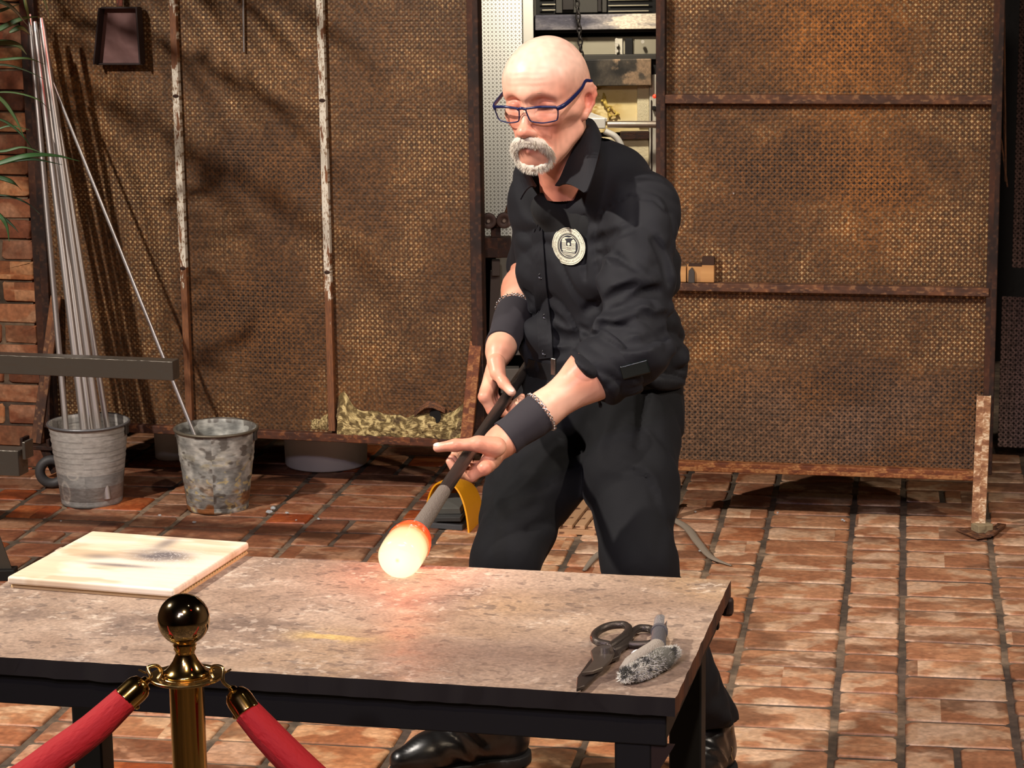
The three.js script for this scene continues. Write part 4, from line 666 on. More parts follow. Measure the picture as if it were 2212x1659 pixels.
// ---------------------------------------------------------------- things hanging on or leaning at the gates
{
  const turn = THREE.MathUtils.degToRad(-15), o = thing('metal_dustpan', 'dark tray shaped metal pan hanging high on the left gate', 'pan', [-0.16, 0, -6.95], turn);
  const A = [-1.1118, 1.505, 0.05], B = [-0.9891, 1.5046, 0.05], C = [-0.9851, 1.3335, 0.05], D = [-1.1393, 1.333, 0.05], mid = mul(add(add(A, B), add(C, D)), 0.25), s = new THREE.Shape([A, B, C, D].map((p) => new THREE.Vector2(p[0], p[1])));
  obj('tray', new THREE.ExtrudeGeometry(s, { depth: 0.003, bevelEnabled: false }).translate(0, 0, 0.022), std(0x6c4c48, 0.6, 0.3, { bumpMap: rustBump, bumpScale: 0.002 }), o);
  const rim = std(0x2b1d1c, 0.6, 0.4); for (const [p, q, d] of [[A, B, 0.03], [B, C, 0.04], [A, D, 0.04], [D, C, 0.02]]) obj('rim', bar([p[0], p[1], 0.022 + d / 2], [q[0], q[1], 0.022 + d / 2], 0.006, d, [q[1] - p[1], p[0] - q[0], 0]), rim, o);
  const h = [-1.0547, 1.509, 0.05], h2 = [-1.0526, 1.6122, 0.05]; obj('handle', bar([h[0], h[1], 0.035], [h2[0], h2[1], 0.03], 0.02, 0.006), rustMat(0xd08a70), o);
  obj('hook', bar([h2[0], h2[1], 0.03], [h2[0], h2[1] - 0.005, -0.004], 0.008, 0.008), rustDark, o);
  const w0 = [-0.6571, 1.6224, 0.012], w1 = [-0.6622, 1.3699, 0.012]; const w = tag(obj('hanging_rod', [rod([w0[0], w0[1], 0.012], [w1[0], w1[1], 0.012], 0.004, 0.003, 8), rod([w0[0], w0[1], 0.014], [w0[0], w0[1], -0.004], 0.004, 0.004, 8)], chrome), 'thin bright rod hanging on the left gate between its white bars', 'rod'); w.position.set(-0.16, 0, -6.95); w.rotation.y = turn;
}
{
  const t = -Math.atan2(0.2, 0.98), woodT = tex(256, 128, (u, v) => { const r = fbm(u * 3, v * 40 + fbm(u * 3, v * 3, 2, 3) * 4, 3, 701); return mix3(mix3([150, 100, 54], [206, 158, 100], r), [60, 44, 34], sst(0.6, 0.75, fbm(u * 3, v * 6, 3, 703)) * 0.7); }, true, true), wood = std(0xffffff, 0.75, 0, { map: woodT }), burnt = std(0x4a3a2e, 0.8, 0, { map: woodT });
  const mk = (name, label, cat, p0, p1, th, z, m, extra) => { const w = p1[0] - p0[0], h = p0[1] - p1[1], o = thing(name, label, cat, [1.38, 0, -6.5], t); obj('body', box(w, h, th, [(p0[0] + p1[0]) / 2, 0.715 + h / 2, z], 0.002), m, o); extra?.(o, p0, p1, w, h); return o; };
  mk('wooden_block', 'tall stepped wooden block on the middle rail of the right gate', 'block', [-0.8799, 0.7606, 0], [-0.8012, 0.7089, 0], 0.022, 0.018, wood, (o, a, b, w, h) => { obj('raised_end', box(w * 0.45, 0.024, 0.022, [b[0] - w * 0.225, 0.715 + h + 0.011, 0.018], 0.001), burnt, o); obj('body_notch', box(w * 0.5, 0.006, 0.024, [a[0] + w * 0.3, 0.715 + h * 0.96, 0.018], 0.001), burnt, o); });
  mk('wooden_block', 'low split wooden block at the left end of the middle rail', 'block', [-0.9301, 0.7516, 0], [-0.8825, 0.7074, 0], 0.024, 0.018, wood);
  const p = [-0.8662, 0.7268, 0], o = thing('iron_wedge', 'small grey pointed iron wedge standing before the stepped block', 'wedge', [1.38, 0, -6.5], t), s = new THREE.Shape(); s.moveTo(-0.008, 0); s.lineTo(0.008, 0); s.lineTo(0.008, 0.03); s.lineTo(0.001, 0.043); s.lineTo(-0.007, 0.034); s.closePath();
  obj('wedge_body', new THREE.ExtrudeGeometry(s, { depth: 0.006, bevelEnabled: true, bevelSize: 0.001, bevelThickness: 0.001, bevelSegments: 1 }).translate(p[0], 0.7155, 0.0305), std(0x4f4a46, 0.5, 0.5), o);
  const e = [-0.7489, 0.9716, 0]; const gb = tag(obj('rivet', place(new THREE.SphereGeometry(0.004, 10, 8), [e[0], e[1], 0.004]), std(0xffffff, 0.15, 1)), 'bright round rivet head on the right gate', 'rivet'); gb.position.set(1.38, 0, -6.5); gb.rotation.y = t;
  tag(obj('stone_block', box(0.05, 0.032, 0.045, add([1.3484, 0, -6.4529], [0, 0.017, 0]), 0.004, [0, 0.3, 0]), std(0x8a7a5c, 0.9, 0, { bumpMap: rustBump, bumpScale: 0.004 })), 'small pale stone block wedged at the foot of the right gate leg', 'block');
}

// ---------------------------------------------------------------- foot pedal, duckboard, strap and crumbs on the floor
{
  const A = [-0.2658, 0, -6.6392], B = [-0.1299, 0, -6.5372], mid = mul(add(A, B), 0.5), ex = unit(sub(B, A)), W = len(sub(B, A)), back = unit([0.32, 0, -0.95]), o = thing('foot_pedal', 'foot pedal under a bright yellow hood on the brick floor', 'foot pedal', [mid[0], 0, mid[2]]);
  const rows = []; for (let i = 0; i <= 12; i++) { const f = i / 12, r = [], h = lerp(0.142, 0.105, f * f), w = W * lerp(1, 0.8, f) / 2; for (let j = 0; j <= 36; j++) { const t = Math.PI * (1 - j / 36), c = Math.cos(t), s = Math.sin(t), n = 2.6, k = Math.pow(Math.pow(Math.abs(c), n) + Math.pow(Math.abs(s), n), -1 / n); const x = c * k * w * (1 - 0.16 * s), y = s * k * h; r.push(add(add(mul(ex, x), mul(back, f * 0.17)), [0, y + 0.001, 0])); } rows.push(r); }
  const yel = std(0xd99412, 0.45, 0, { bumpMap: rustBump, bumpScale: 0.0006 });
  obj('hood', sheet(rows, -0.005), yel, o);
  const end = []; for (let i = 0; i <= 5; i++) { const k = 1 - i / 5; end.push(rows[12].map((p) => { const c = add(mul(back, 0.17), [0, 0.03, 0]); return add(c, mul(sub(p, c), Math.max(k, 0.02))); })); } obj('hood_back', sheet(end, -0.004), yel, o);
  const pp = (x, y, z) => add(add(mul(ex, x), mul(back, z)), [0, y, 0]), rub = std(0x2e2e2c, 0.8);
  obj('base_plate', bar(pp(0.0, 0.008, -0.005), pp(0.0, 0.008, 0.15), W * 0.6, 0.016, ex), std(0x3f3f40, 0.7, 0.2), o);
  obj('pedal', bar(pp(0.004, 0.03, -0.004), pp(0.004, 0.062, 0.12), W * 0.5, 0.014, ex), rub, o);
  obj('pedal_tread', bar(pp(0.004, 0.052, 0.01), pp(0.004, 0.078, 0.1), W * 0.44, 0.02, ex), std(0x4a4a44, 0.85), o);
}
{
  const P = [[0.1075, 0, -6.5202], [0.2651, 0, -6.4864]], ex = unit(sub(P[1], P[0])), dir = unit(sub([0.2178, 0, -6.9212], [0.1476, 0, -6.6182])), o = thing('duckboard', 'pale wooden duckboard of slanting slats lying behind the worker', 'duckboard', P[0]);
  const woodT = tex(256, 256, (u, v) => { const r = fbm(u * 30, v * 3, 3, 711), sp = sst(0.7, 0.76, fbm(u * 30, v * 30, 2, 713)); return mix3(mix3([164, 128, 96], [206, 172, 136], r), [84, 52, 34], sp * 0.8); }, true, true), wm = [0xfff4ea, 0xe8dccf, 0xf6ece2].map((c) => std(c, 0.75, 0, { map: woodT }));
  for (let i = 0; i < 7; i++) { const s = mul(ex, 0.012 + i * 0.037); obj('slat', bar(add(s, [0, 0.022, 0]), add(add(s, mul(dir, 0.36 + (i % 2) * 0.01)), [0, 0.022, 0]), 0.029, 0.012, ex), wm[i % 3], o); }
  for (const f of [0.012, 0.18, 0.34]) obj('batten', bar(add(mul(dir, f), [0, 0.008, 0]), add(add(mul(ex, 0.26), mul(dir, f)), [0, 0.008, 0]), 0.016, 0.03, [0, 1, 0]), wm[1], o);
}
{ // flat strap on the floor behind the worker's legs
  const pts = [[0.1909, 0.006, -6.1082], [0.2321, 0.006, -6.2569], [0.2968, 0.006, -6.3915], [0.3789, 0.006, -6.552], [0.453, 0.008, -6.6475], [0.4985, 0.008, -6.5595], [0.524, 0.008, -6.373], [0.5518, 0.007, -6.2092], [0.5966, 0.005, -6.1388]];
  tag(obj('strap', loft(pts, [0.006, 0.011, 0.012, 0.012, 0.0125, 0.0125, 0.0125, 0.010, 0.003], 70, 12, 0.5), std(0x8c7f70, 0.7, 0.1, { bumpMap: rustBump, bumpScale: 0.001 })), 'grey curved flat strap lying on the bricks behind the worker', 'strap');
}
{
  const glass = phys(0xe8eef0, 0.08, 0, { transmission: 0.7, thickness: 0.01, ior: 1.5 }), q = rng(41), first = obj('glass_crumb', new THREE.IcosahedronGeometry(0.006, 0), glass);
  tag(first, '', 'glass crumb', 'glass crumbs on the floor'); const where = ['larger clear glass crumb right of the stained bucket', 'clear glass crumb just before the larger one, right of the stained bucket', 'tiny glass crumb on the bricks between the two buckets', 'tiny glass crumb below the stained bucket', 'tiny glass crumb midway between stained bucket and yellow hood', 'tiny glass crumb behind the far edge of the table, left of the glowing glass', 'tiny glass crumb nearest the yellow hood on its left', 'tiny glass crumb beside the end of the grey strap', 'tiny glass crumb in front of the right gate, midway along it', 'tiny glass crumb under the lower right part of the right gate', 'tiny glass crumb close beside another before the right gate', 'tiny glass crumb right behind the pale board', 'tiny glass crumb left of the grey bucket, behind the board', 'tiny glass crumb between the strap and the right gate'];
  const spots = [[-0.7313, 0, -6.8279], [-0.7381, 0, -6.7835], [-1.0674, 0, -6.7672], [-0.9511, 0, -6.6794], [-0.6842, 0, -6.7752], [-0.6488, 0, -6.691], [-0.5831, 0, -6.6985], [0.5224, 0, -6.2887], [0.789, 0, -6.7046], [0.9729, 0, -6.5975], [0.969, 0, -6.6085], [-1.1525, 0, -6.521], [-1.3551, 0, -6.7162], [0.5446, 0, -6.7282]];
  spots.forEach((p, i) => { const c = i ? first.clone() : first; if (i) { c.name = numbered('glass_crumb'); scene.add(c); } const s = i < 2 ? 1.5 : 0.5 + q() * 0.4; c.userData = { ...first.userData, label: where[i] }; c.scale.set(s * 1.4, s * 0.7, s); c.position.set(p[0], 0.005 + s * 0.003, p[2]); c.rotation.y = q() * 6; });
  tag(obj('glass_lump', place(new THREE.IcosahedronGeometry(0.03, 2), add([-0.1406, 0, -7.0408], [0, 0.05, -0.1]), [0, 0.4, 0], [1.3, 0.7, 0.9]), glass), 'clear glass lump on the floor behind the yellow hood', 'glass lump');
}

// ---------------------------------------------------------------- palm at the upper left
{
  const O = [-2.7, 0, -6.75], CR = [-2.05, 0, -6.35], o = thing('palm', 'potted palm whose narrow green leaves hang in at the upper left', 'palm', O), l = (p) => sub(p, O);
  const gm = [0x23401c, 0x31552a, 0x1c3318, 0x3c5a2c].map((c) => phys(c, 0.5, 0, { transmission: 0.12, thickness: 0, side: THREE.DoubleSide }));
  const blade = (pts, w) => loft(pts.map(l), [w * 0.35, w * 0.8, w, w * 0.95, w * 0.7, w * 0.35, 0.0006], 22, 6, 0.14, [0.2, 0.6, 0.8]);
  const D = 6.5, leaves = [
    [[[-1.4843, 1.5039, -6.5], [-1.393, 1.5281, -6.5], [-1.337, 1.5443, -6.45]], 0.008], [[[-1.5016, 1.4277, -6.5], [-1.398, 1.4771, -6.45], [-1.3353, 1.504, -6.45], [-1.3018, 1.5066, -6.5]], 0.012], [[[-1.4452, 1.5699, -6.4], [-1.3584, 1.5413, -6.4], [-1.3085, 1.4832, -6.4]], 0.008],
    [[[-1.3837, 1.4644, -6.5], [-1.3509, 1.4767, -6.5], [-1.325, 1.4561, -6.5]], 0.011], [[[-1.4895, 1.4148, -6.5], [-1.411, 1.4368, -6.5], [-1.36, 1.4285, -6.5], [-1.3382, 1.4026, -6.5]], 0.013], [[[-1.4671, 1.3855, -6.45], [-1.3792, 1.3962, -6.4], [-1.3156, 1.3979, -6.4], [-1.2782, 1.3768, -6.45]], 0.006],
    [[[-1.4933, 1.3509, -6.5], [-1.4144, 1.3755, -6.5], [-1.3507, 1.3619, -6.5], [-1.2903, 1.3329, -6.5]], 0.005], [[[-1.4598, 1.319, -6.4], [-1.3978, 1.2903, -6.4], [-1.3623, 1.2417, -6.4], [-1.3374, 1.1828, -6.4]], 0.008], [[[-1.4741, 1.2349, -6.5], [-1.4103, 1.2186, -6.5], [-1.3632, 1.1791, -6.5], [-1.3303, 1.1049, -6.55]], 0.005],
    [[[-1.5123, 1.0775, -6.4], [-1.4078, 1.1121, -6.4], [-1.3299, 1.1316, -6.4], [-1.263, 1.1257, -6.45], [-1.206, 1.1044, -6.5]], 0.011], [[[-1.4977, 1.0823, -6.45], [-1.3949, 1.1145, -6.4], [-1.3177, 1.1212, -6.4], [-1.245, 1.0997, -6.45]], 0.008], [[[-1.4931, 1.1316, -6.5], [-1.4149, 1.1357, -6.5], [-1.3624, 1.1454, -6.5], [-1.3087, 1.1292, -6.5]], 0.006],
    [[[-1.4867, 1.0772, -6.4], [-1.4101, 1.0711, -6.4], [-1.3749, 1.0578, -6.4], [-1.3611, 1.0287, -6.45]], 0.010], [[[-1.4899, 0.994, -6.45], [-1.416, 0.9655, -6.4], [-1.3996, 0.9368, -6.4], [-1.3943, 0.8927, -6.4]], 0.008], [[[-1.4776, 0.9485, -6.5], [-1.4332, 0.9479, -6.5], [-1.4057, 0.9265, -6.5], [-1.3885, 0.9053, -6.5]], 0.006],
    [[[-1.3184, 1.5807, -6.4], [-1.311, 1.5307, -6.4], [-1.3115, 1.4734, -6.45]], 0.006], [[[-1.312, 1.6029, -6.5], [-1.2859, 1.5647, -6.5], [-1.2689, 1.496, -6.5]], 0.005], [[[-1.4642, 1.183, -6.5], [-1.3981, 1.2055, -6.5], [-1.3442, 1.1944, -6.5]], 0.004], [[[-1.4869, 1.0142, -6.5], [-1.409, 1.0079, -6.5], [-1.358, 0.9863, -6.5], [-1.3256, 0.957, -6.5]], 0.004], [[[-1.4575, 1.2991, -6.5], [-1.38, 1.2981, -6.5], [-1.3164, 1.2793, -6.5], [-1.2892, 1.2414, -6.55]], 0.004],
  ];
  leaves.forEach(([p, w], i) => obj('leaf', blade(p, w * 0.8), gm[i % 4], o));
  obj('frond_rib', tube([[-2.5, 1.2, -6.6], [-2.05, 1.8, -6.52], [-1.66, 1.62, -6.44], [-1.56, 1.3, -6.42], [-1.54, 0.95, -6.42]].map(l), 0.005, 40, 6), std(0x4a5a28, 0.7), o);
  // crown beyond the frame
  const q = rng(13), base = [-2.5, 1.2, -6.6]; obj('stem', tube([[-2.68, 0.3, -6.74], [-2.62, 0.8, -6.7], base].map(l), 0.022, 20, 8), std(0x4a4a28, 0.8), o);
  for (const [f, tip] of [[0, [-1.2, 1.74, -6.25]], [1, [-1.35, 2.1, -6.05]], [2, [-1.65, 2.35, -5.9]], [3, [-1.5, 1.8, -5.85]], [4, [-1.75, 1.95, -6.7]], [5, [-1.05, 2.0, -6.5]], [6, [-2.1, 2.3, -6.1]], [7, [-1.3, 1.95, -6.45]]]) {
    const midp = [lerp(base[0], tip[0], 0.5), Math.max(tip[1], 1.8) + 0.16, lerp(base[2], tip[2], 0.5)], c = new THREE.CatmullRomCurve3([base, midp, tip].map((p) => V(p))), parts = [tube([base, midp, tip].map(l), 0.006, 18, 5)];
    for (let i = 0; i < 26; i++) { const t = 0.3 + i / 26 * 0.7, p = c.getPoint(t).toArray(), s = i % 2 ? 1 : -1, e = [p[0] + 0.1 + q() * 0.06, p[1] - 0.06 - q() * 0.1, p[2] + s * (0.14 + q() * 0.12)]; if (Math.min(e[1], p[1]) < 1.66) continue; parts.push(blade([p, add(mul(add(p, e), 0.5), [0, 0.03, 0]), e], 0.011)); }
    obj('frond', parts, gm[f % 4], o); }
  obj('pot', lathe([[0, 0.0], [0.15, 0.0], [0.2, 0.36], [0.21, 0.38], [0.19, 0.38], [0.18, 0.33], [0, 0.33]], 36), std(0x5a3a2a, 0.8), o);
}
// ---------------------------------------------------------------- the glassblower
const WORKER = [0.19, 0, -4.6];
const worker = thing('person', 'bald bearded man in black work clothes and blue glasses, rolling hot glass on the table', 'person', WORKER);
const own = (g) => g.translate(-WORKER[0], 0, -WORKER[2]);
const FWD = [-0.78, 0, 0.62], LEFT = [0.62, 0, 0.78], off = (p, l = 0, f = 0, y = 0) => add(p, add(add(mul(LEFT, l), mul(FWD, f)), [0, y, 0]));
// the pipe he holds: from the glass to beyond his hip
const GOB = [-0.178, 0.757, -3.604], PIPE_B = [-0.006, 0.831, -4.5], PR = unit(sub(GOB, PIPE_B)), pipeAt = (t) => add(GOB, mul(sub(PIPE_B, GOB), t));
const PS = unit(cross([0, 1, 0], PR)), PU = cross(PR, PS);
// joints
const J = {
  ls: [0.2595, 1.2057, -4.44], rs: [0.0733, 1.1773, -4.74], le: [0.2319, 0.9739, -4.27], lw: [-0.0167, 0.8112, -4.17], re: [0.0503, 1.0291, -4.86], rw: [-0.0204, 0.9126, -4.575],
  lh: [0.2319, 0.7843, -4.55], rh: [0.1061, 0.7724, -4.66], lk: [0.2362, 0.545, -4.27], rk: [-0.0169, 0.5408, -4.33], la: [0.4022, 0.0921, -4.55], ra: [-0.0565, 0.0724, -4.65],
  neck: [0.125, 1.235, -4.575],
};
// ---- head, in its own axes: x to his left, y up, z to the front
const HEADM = new THREE.Matrix4().makeRotationFromEuler(new THREE.Euler(0.10, -0.465, 0.02, 'YXZ')).setPosition(0.0765, 1.4135, -4.47);
function headField() {
  const two = (f) => [f(1), f(-1)];
  const base = uni([
    ell([0, 0.040, 0.000], [0.0755, 0.081, 0.094]), ell([0, 0.006, -0.036], [0.066, 0.066, 0.058]), ell([0, 0.04, 0.046], [0.061, 0.052, 0.045]), ell([0, -0.030, 0.032], [0.0575, 0.074, 0.058]),
    ...two((s) => cap([s * 0.052, -0.058, 0.0], [s * 0.020, -0.104, 0.058], 0.017, 0.016)), ell([0, -0.105, 0.066], [0.024, 0.016, 0.018]),
    ...two((s) => cap([s * 0.045, -0.026, 0.058], [s * 0.062, -0.014, 0.012], 0.017, 0.012)), ell([0, -0.073, 0.068], [0.034, 0.030, 0.028]),
    cap([0, -0.05, -0.032], [-0.006, -0.2, -0.105], 0.052, 0.055), cap([0, -0.09, 0.01], [-0.004, -0.2, -0.055], 0.03, 0.04),
  ], 0.028);
  const brow = uni([...two((s) => cap([s * 0.010, 0.022, 0.091], [s * 0.046, 0.022, 0.070], 0.0115, 0.0095))], 0.02);
  const nose = uni([cap([0, 0.006, 0.087], [0, -0.036, 0.107], 0.0085, 0.0105), ell([0, -0.043, 0.113], [0.0140, 0.0118, 0.0130]), ...two((s) => ell([s * 0.0150, -0.047, 0.101], [0.0082, 0.0086, 0.0115])), ...two((s) => cap([s * 0.006, -0.02, 0.09], [s * 0.016, -0.03, 0.08], 0.009, 0.009))], 0.009);
  const ears = two((s) => {
    const e = (y, z, k = 0) => [s * (0.0735 + 0.42 * -z + k), y, z - 0.006], pts = [e(0.008, 0.011), e(0.019, 0.006), e(0.026, -0.005), e(0.025, -0.018), e(0.016, -0.026), e(0.004, -0.026), e(-0.012, -0.018), e(-0.024, -0.008), e(-0.031, -0.001)];
    const rim = []; for (let i = 0; i < pts.length - 1; i++) rim.push(cap(pts[i], pts[i + 1], 0.0042 + (i > 5 ? 0.0016 : 0)));
    const anti = []; const ap = [e(0.02, -0.006, -0.001), e(0.012, -0.016, 0.001), e(-0.002, -0.017, 0.001), e(-0.014, -0.010, 0)]; for (let i = 0; i < 3; i++) anti.push(cap(ap[i], ap[i + 1], 0.0042));
    const plate = uni([cap(e(0.02, -0.008, -0.006), e(-0.012, -0.006, -0.005), 0.010, 0.008), cap(e(0.018, -0.016, -0.005), e(-0.004, -0.014, -0.005), 0.007)], 0.008), lobe = ell(e(-0.033, 0.001, 0), [0.0062, 0.0085, 0.0075]), trag = cap(e(-0.003, 0.008, 0.001), e(-0.011, 0.007, 0.001), 0.0042);
    const conch = ell(e(-0.004, -0.004, 0.006), [0.012, 0.014, 0.011]), solid = uni([...rim, ...anti, plate, lobe, trag], 0.005);
    return (x, y, z) => smax(solid(x, y, z), -conch(x, y, z), 0.004);
  });
  const sockets = two((s) => ell([s * 0.032, 0.004, 0.101], [0.0225, 0.0165, 0.028])), eyes = two((s) => ell([s * 0.0315, 0.0025, 0.0725], [0.0150, 0.0118, 0.0132])), bags = two((s) => cap([s * 0.020, -0.013, 0.081], [s * 0.042, -0.011, 0.071], 0.005));
  const slit = two((s) => cap([s * 0.018, -0.0045, 0.086], [s * 0.045, -0.0045, 0.0795], 0.0015)), lidf = two((s) => cap([s * 0.019, 0.0115, 0.086], [s * 0.046, 0.0105, 0.076], 0.002));
  const fold = two((s) => cap([s * 0.019, -0.043, 0.097], [s * 0.038, -0.078, 0.078], 0.0028)), upl = uni(two((s) => cap([0, -0.0695, 0.1005], [s * 0.020, -0.073, 0.089], 0.0044, 0.0034)), 0.004), lol = uni(two((s) => cap([0, -0.0815, 0.0985], [s * 0.018, -0.079, 0.088], 0.0050, 0.0034)), 0.004), mouth = uni(two((s) => cap([0, -0.0755, 0.106], [s * 0.026, -0.0765, 0.088], 0.0016)), 0.002), nost = two((s) => ell([s * 0.0068, -0.0525, 0.107], [0.0034, 0.003, 0.005]));
  const hollow = two((s) => ell([s * 0.070, -0.066, 0.052], [0.016, 0.030, 0.026]));
  return (x, y, z) => {
    let d = smin(base(x, y, z), brow(x, y, z), 0.014);
    if (z > 0.03) {
      d = smin(d, nose(x, y, z), 0.010);
      for (const s of sockets) d = smax(d, -s(x, y, z), 0.014);
      for (const e of eyes) d = smin(d, e(x, y, z), 0.005);
      for (const b of bags) d = smin(d, b(x, y, z), 0.007);
      for (const b of lidf) d = smax(d, -b(x, y, z), 0.003);
      for (const b of slit) d = smax(d, -b(x, y, z), 0.002);
      for (const b of fold) d = smax(d, -b(x, y, z), 0.006);
      d = smin(d, upl(x, y, z), 0.005); d = smin(d, lol(x, y, z), 0.005); d = smax(d, -mouth(x, y, z), 0.003);
      for (const b of nost) d = smax(d, -b(x, y, z), 0.003);
      d += 0.00025 * Math.sin(y * 620 + 2 * n2(x * 40, 3, 5)) * sst(0.03, 0.045, y) * sst(0.085, 0.06, y) * sst(0.05, 0.03, Math.abs(x));
    }
    for (const h of hollow) d = smax(d, -h(x, y, z), 0.03);
    d = smin(d, smin(ears[0](x, y, z), ears[1](x, y, z), 0.001), 0.008);
    return d + 0.0008 * (n3(x * 60, y * 60, z * 60) - 0.5);
  };
}
const headF = headField();
const skinTone = (x, y, z) => {
  let k = [226, 166, 140]; const m = 0.5 + 0.5 * n3(x * 45, y * 45, z * 45), bl = n3(x * 120, y * 120, z * 120);
  const sp = (p, r) => Math.exp(-((x - p[0]) ** 2 + (y - p[1]) ** 2 + (z - p[2]) ** 2) / (r * r));
  const red = clamp(0.9 * sp([0, -0.043, 0.112], 0.018) + 0.75 * (sp([0.042, -0.045, 0.07], 0.028) + sp([-0.042, -0.045, 0.07], 0.028)) + 0.9 * (sp([0.088, 0.0, -0.02], 0.034) + sp([-0.088, 0, -0.02], 0.034)) + 0.4 * (sp([0.032, -0.012, 0.09], 0.018) + sp([-0.032, -0.012, 0.09], 0.018)) + 0.5 * sp([0.06, 0.03, 0.05], 0.03) + 0.55 * sst(-0.09, -0.14, y));
  for (const s of [1, -1]) k = mix3(k, [160, 76, 62], 0.55 * sp([s * 0.0815, -0.002, -0.012], 0.011));  // ear hollows painted darker red to stand in for their shade
  for (const s of [1, -1]) k = mix3(k, [196, 118, 98], 0.6 * sp([s * 0.032, 0.008, 0.084], 0.015));  // sockets: natural redness, deepened to paint in the missing eye shade
  k = mix3(k, [206, 116, 94], red * (0.4 + 0.6 * m)); k = mix3(k, [196, 122, 104], 0.55 * (sp([0, -0.0695, 0.104], 0.008) + sp([0, -0.082, 0.102], 0.010) + sp([0.011, -0.08, 0.098], 0.008) + sp([-0.011, -0.08, 0.098], 0.008)));
  k = mix3(k, [238, 198, 178], 0.8 * sst(0.02, 0.08, y)); k = mix3(k, [186, 150, 132], 0.35 * sst(0.062, 0.07, Math.abs(x)) * sst(0.0, 0.03, y) * sst(0.09, 0.05, y));  // forehead and crown painted paler as a highlight; greyer stubble at the temples
  const dark = sp([0.0068, -0.054, 0.108], 0.004) + sp([-0.0068, -0.054, 0.108], 0.004); k = mix3(k, [70, 30, 26], clamp(dark));
  if (z > 0.08 && Math.abs(x) < 0.027) k = mix3(k, [96, 48, 40], 0.85 * Math.exp(-(((y + 0.0757) / 0.0018) ** 2)));
  for (const s of [1, -1]) { const t = clamp((s * x - 0.019) / 0.025), yy = -0.0045, zz = lerp(0.087, 0.0805, t); k = mix3(k, [92, 52, 44], clamp(1.1 * Math.exp(-(((y - yy) / 0.0022) ** 2)) * (s * x > 0.017 && s * x < 0.046 && z > 0.07 ? 1 : 0))); }
  return mul(k, 0.95 + 0.1 * bl);
};
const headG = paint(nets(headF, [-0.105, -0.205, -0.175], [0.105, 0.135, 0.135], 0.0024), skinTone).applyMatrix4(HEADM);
const handTone = (ctr) => (x, y, z) => { const m = n3(x * 70, y * 70, z * 70), b = n3(x * 24, y * 24, z * 24); let k = mix3([226, 170, 140], [208, 134, 108], sst(0.35, 0.75, b) * 0.7); for (const c of ctr) k = mix3(k, c[2] ?? [206, 118, 96], Math.exp(-((x - c[0][0]) ** 2 + (y - c[0][1]) ** 2 + (z - c[0][2]) ** 2) / (c[1] * c[1]))); return mul(k, 0.95 + 0.1 * m); };
// ---- hands: fist round the pipe, thumb on top; sg says on which side of the pipe the palm lies
const nails = [];
function handGeo(G, sg, wrist, elbow, kn, th) {
  const at = (r, s, u) => add(G, add(mul(PR, r), add(mul(PS, s * sg), mul(PU, u)))), R = [0.034, 0.0115, -0.0105, -0.0315], parts = [], k = [1, 1.03, 0.98, 0.84], tones = [];
  const fa = unit(sub(wrist, elbow));
  for (let i = 0; i < 4; i++) {
    const [m, p, d, t] = kn.map((q, n) => at(R[i] * [1, 0.97, 0.93, 0.9][n] + (q[2] ?? 0), q[0] * (n ? (i === 3 ? 0.94 : 1) : 1), q[1] - (n === 0 ? i * 0.0022 : 0) + (i === 3 && n === 0 ? -0.002 : 0)));
    const f = uni([cap(m, p, 0.0112 * k[i], 0.0098 * k[i]), cap(p, d, 0.0098 * k[i], 0.0088 * k[i]), cap(d, t, 0.0088 * k[i], 0.0074 * k[i])], 0.004);
    const c = add(wrist, mul(PR, R[i] * 0.34)), meta = cap(c, m, 0.0140, 0.0125);
    parts.push([f, meta]); tones.push([m, 0.012], [p, 0.011]);
  }
  const [c0, m0, i0, t0] = th.map((q) => at(...q)), thumb = uni([cap(c0, m0, 0.0165, 0.0128), cap(m0, i0, 0.0124, 0.0108), cap(i0, t0, 0.0112, 0.0086)], 0.006);
  const palm = uni([...parts.map((p) => p[1]), cap(add(wrist, mul(fa, -0.02)), add(wrist, mul(fa, 0.02)), 0.026, 0.026), cap(c0, m0, 0.017, 0.014)], 0.014), arm = cap(add(wrist, mul(fa, -0.08)), wrist, 0.0275, 0.0255);
  const fl = parts.map((p) => p[0]), nail = unit(add(mul(PU, 1), mul(PR, 0.35)));
  const f = (x, y, z) => { let d = smin(palm(x, y, z), arm(x, y, z), 0.02), g = 1; for (const q of fl) g = smin(g, q(x, y, z), 0.0022); d = smin(d, g, 0.006); d = smin(d, thumb(x, y, z), 0.007); return d + 0.0009 * (n3(x * 90, y * 90, z * 90) - 0.5); };
  const lo = [0, 1, 2].map((a) => Math.min(G[a], wrist[a]) - 0.085), hi = [0, 1, 2].map((a) => Math.max(G[a], wrist[a]) + 0.085);
  nails.push([add(t0, mul(nail, 0.0066)), unit(sub(t0, i0)), nail]);
  tones.push([i0, 0.011], [add(t0, mul(nail, 0.008)), 0.009, [240, 196, 176]]);
  return paint(nets(f, lo, hi, 0.0024), handTone(tones));
}
const GL = pipeAt(0.555), GR = pipeAt(0.985);
const handL = handGeo(GL, 1, J.lw, J.le, [[0.038, -0.012], [0.014, -0.0285], [-0.014, -0.0235], [-0.0265, -0.002]], [[0.012, 0.056, 0.022], [0.026, 0.026, 0.031], [0.034, -0.014, 0.030], [0.032, -0.048, 0.024]]);
const handR = handGeo(GR, -1, J.rw, J.re, [[0.040, 0.006], [0.027, -0.022], [-0.004, -0.0285], [-0.025, -0.010]], [[-0.002, 0.022, 0.066], [0.016, 0.016, 0.050], [0.034, 0.000, 0.034], [0.050, -0.018, 0.021]]);
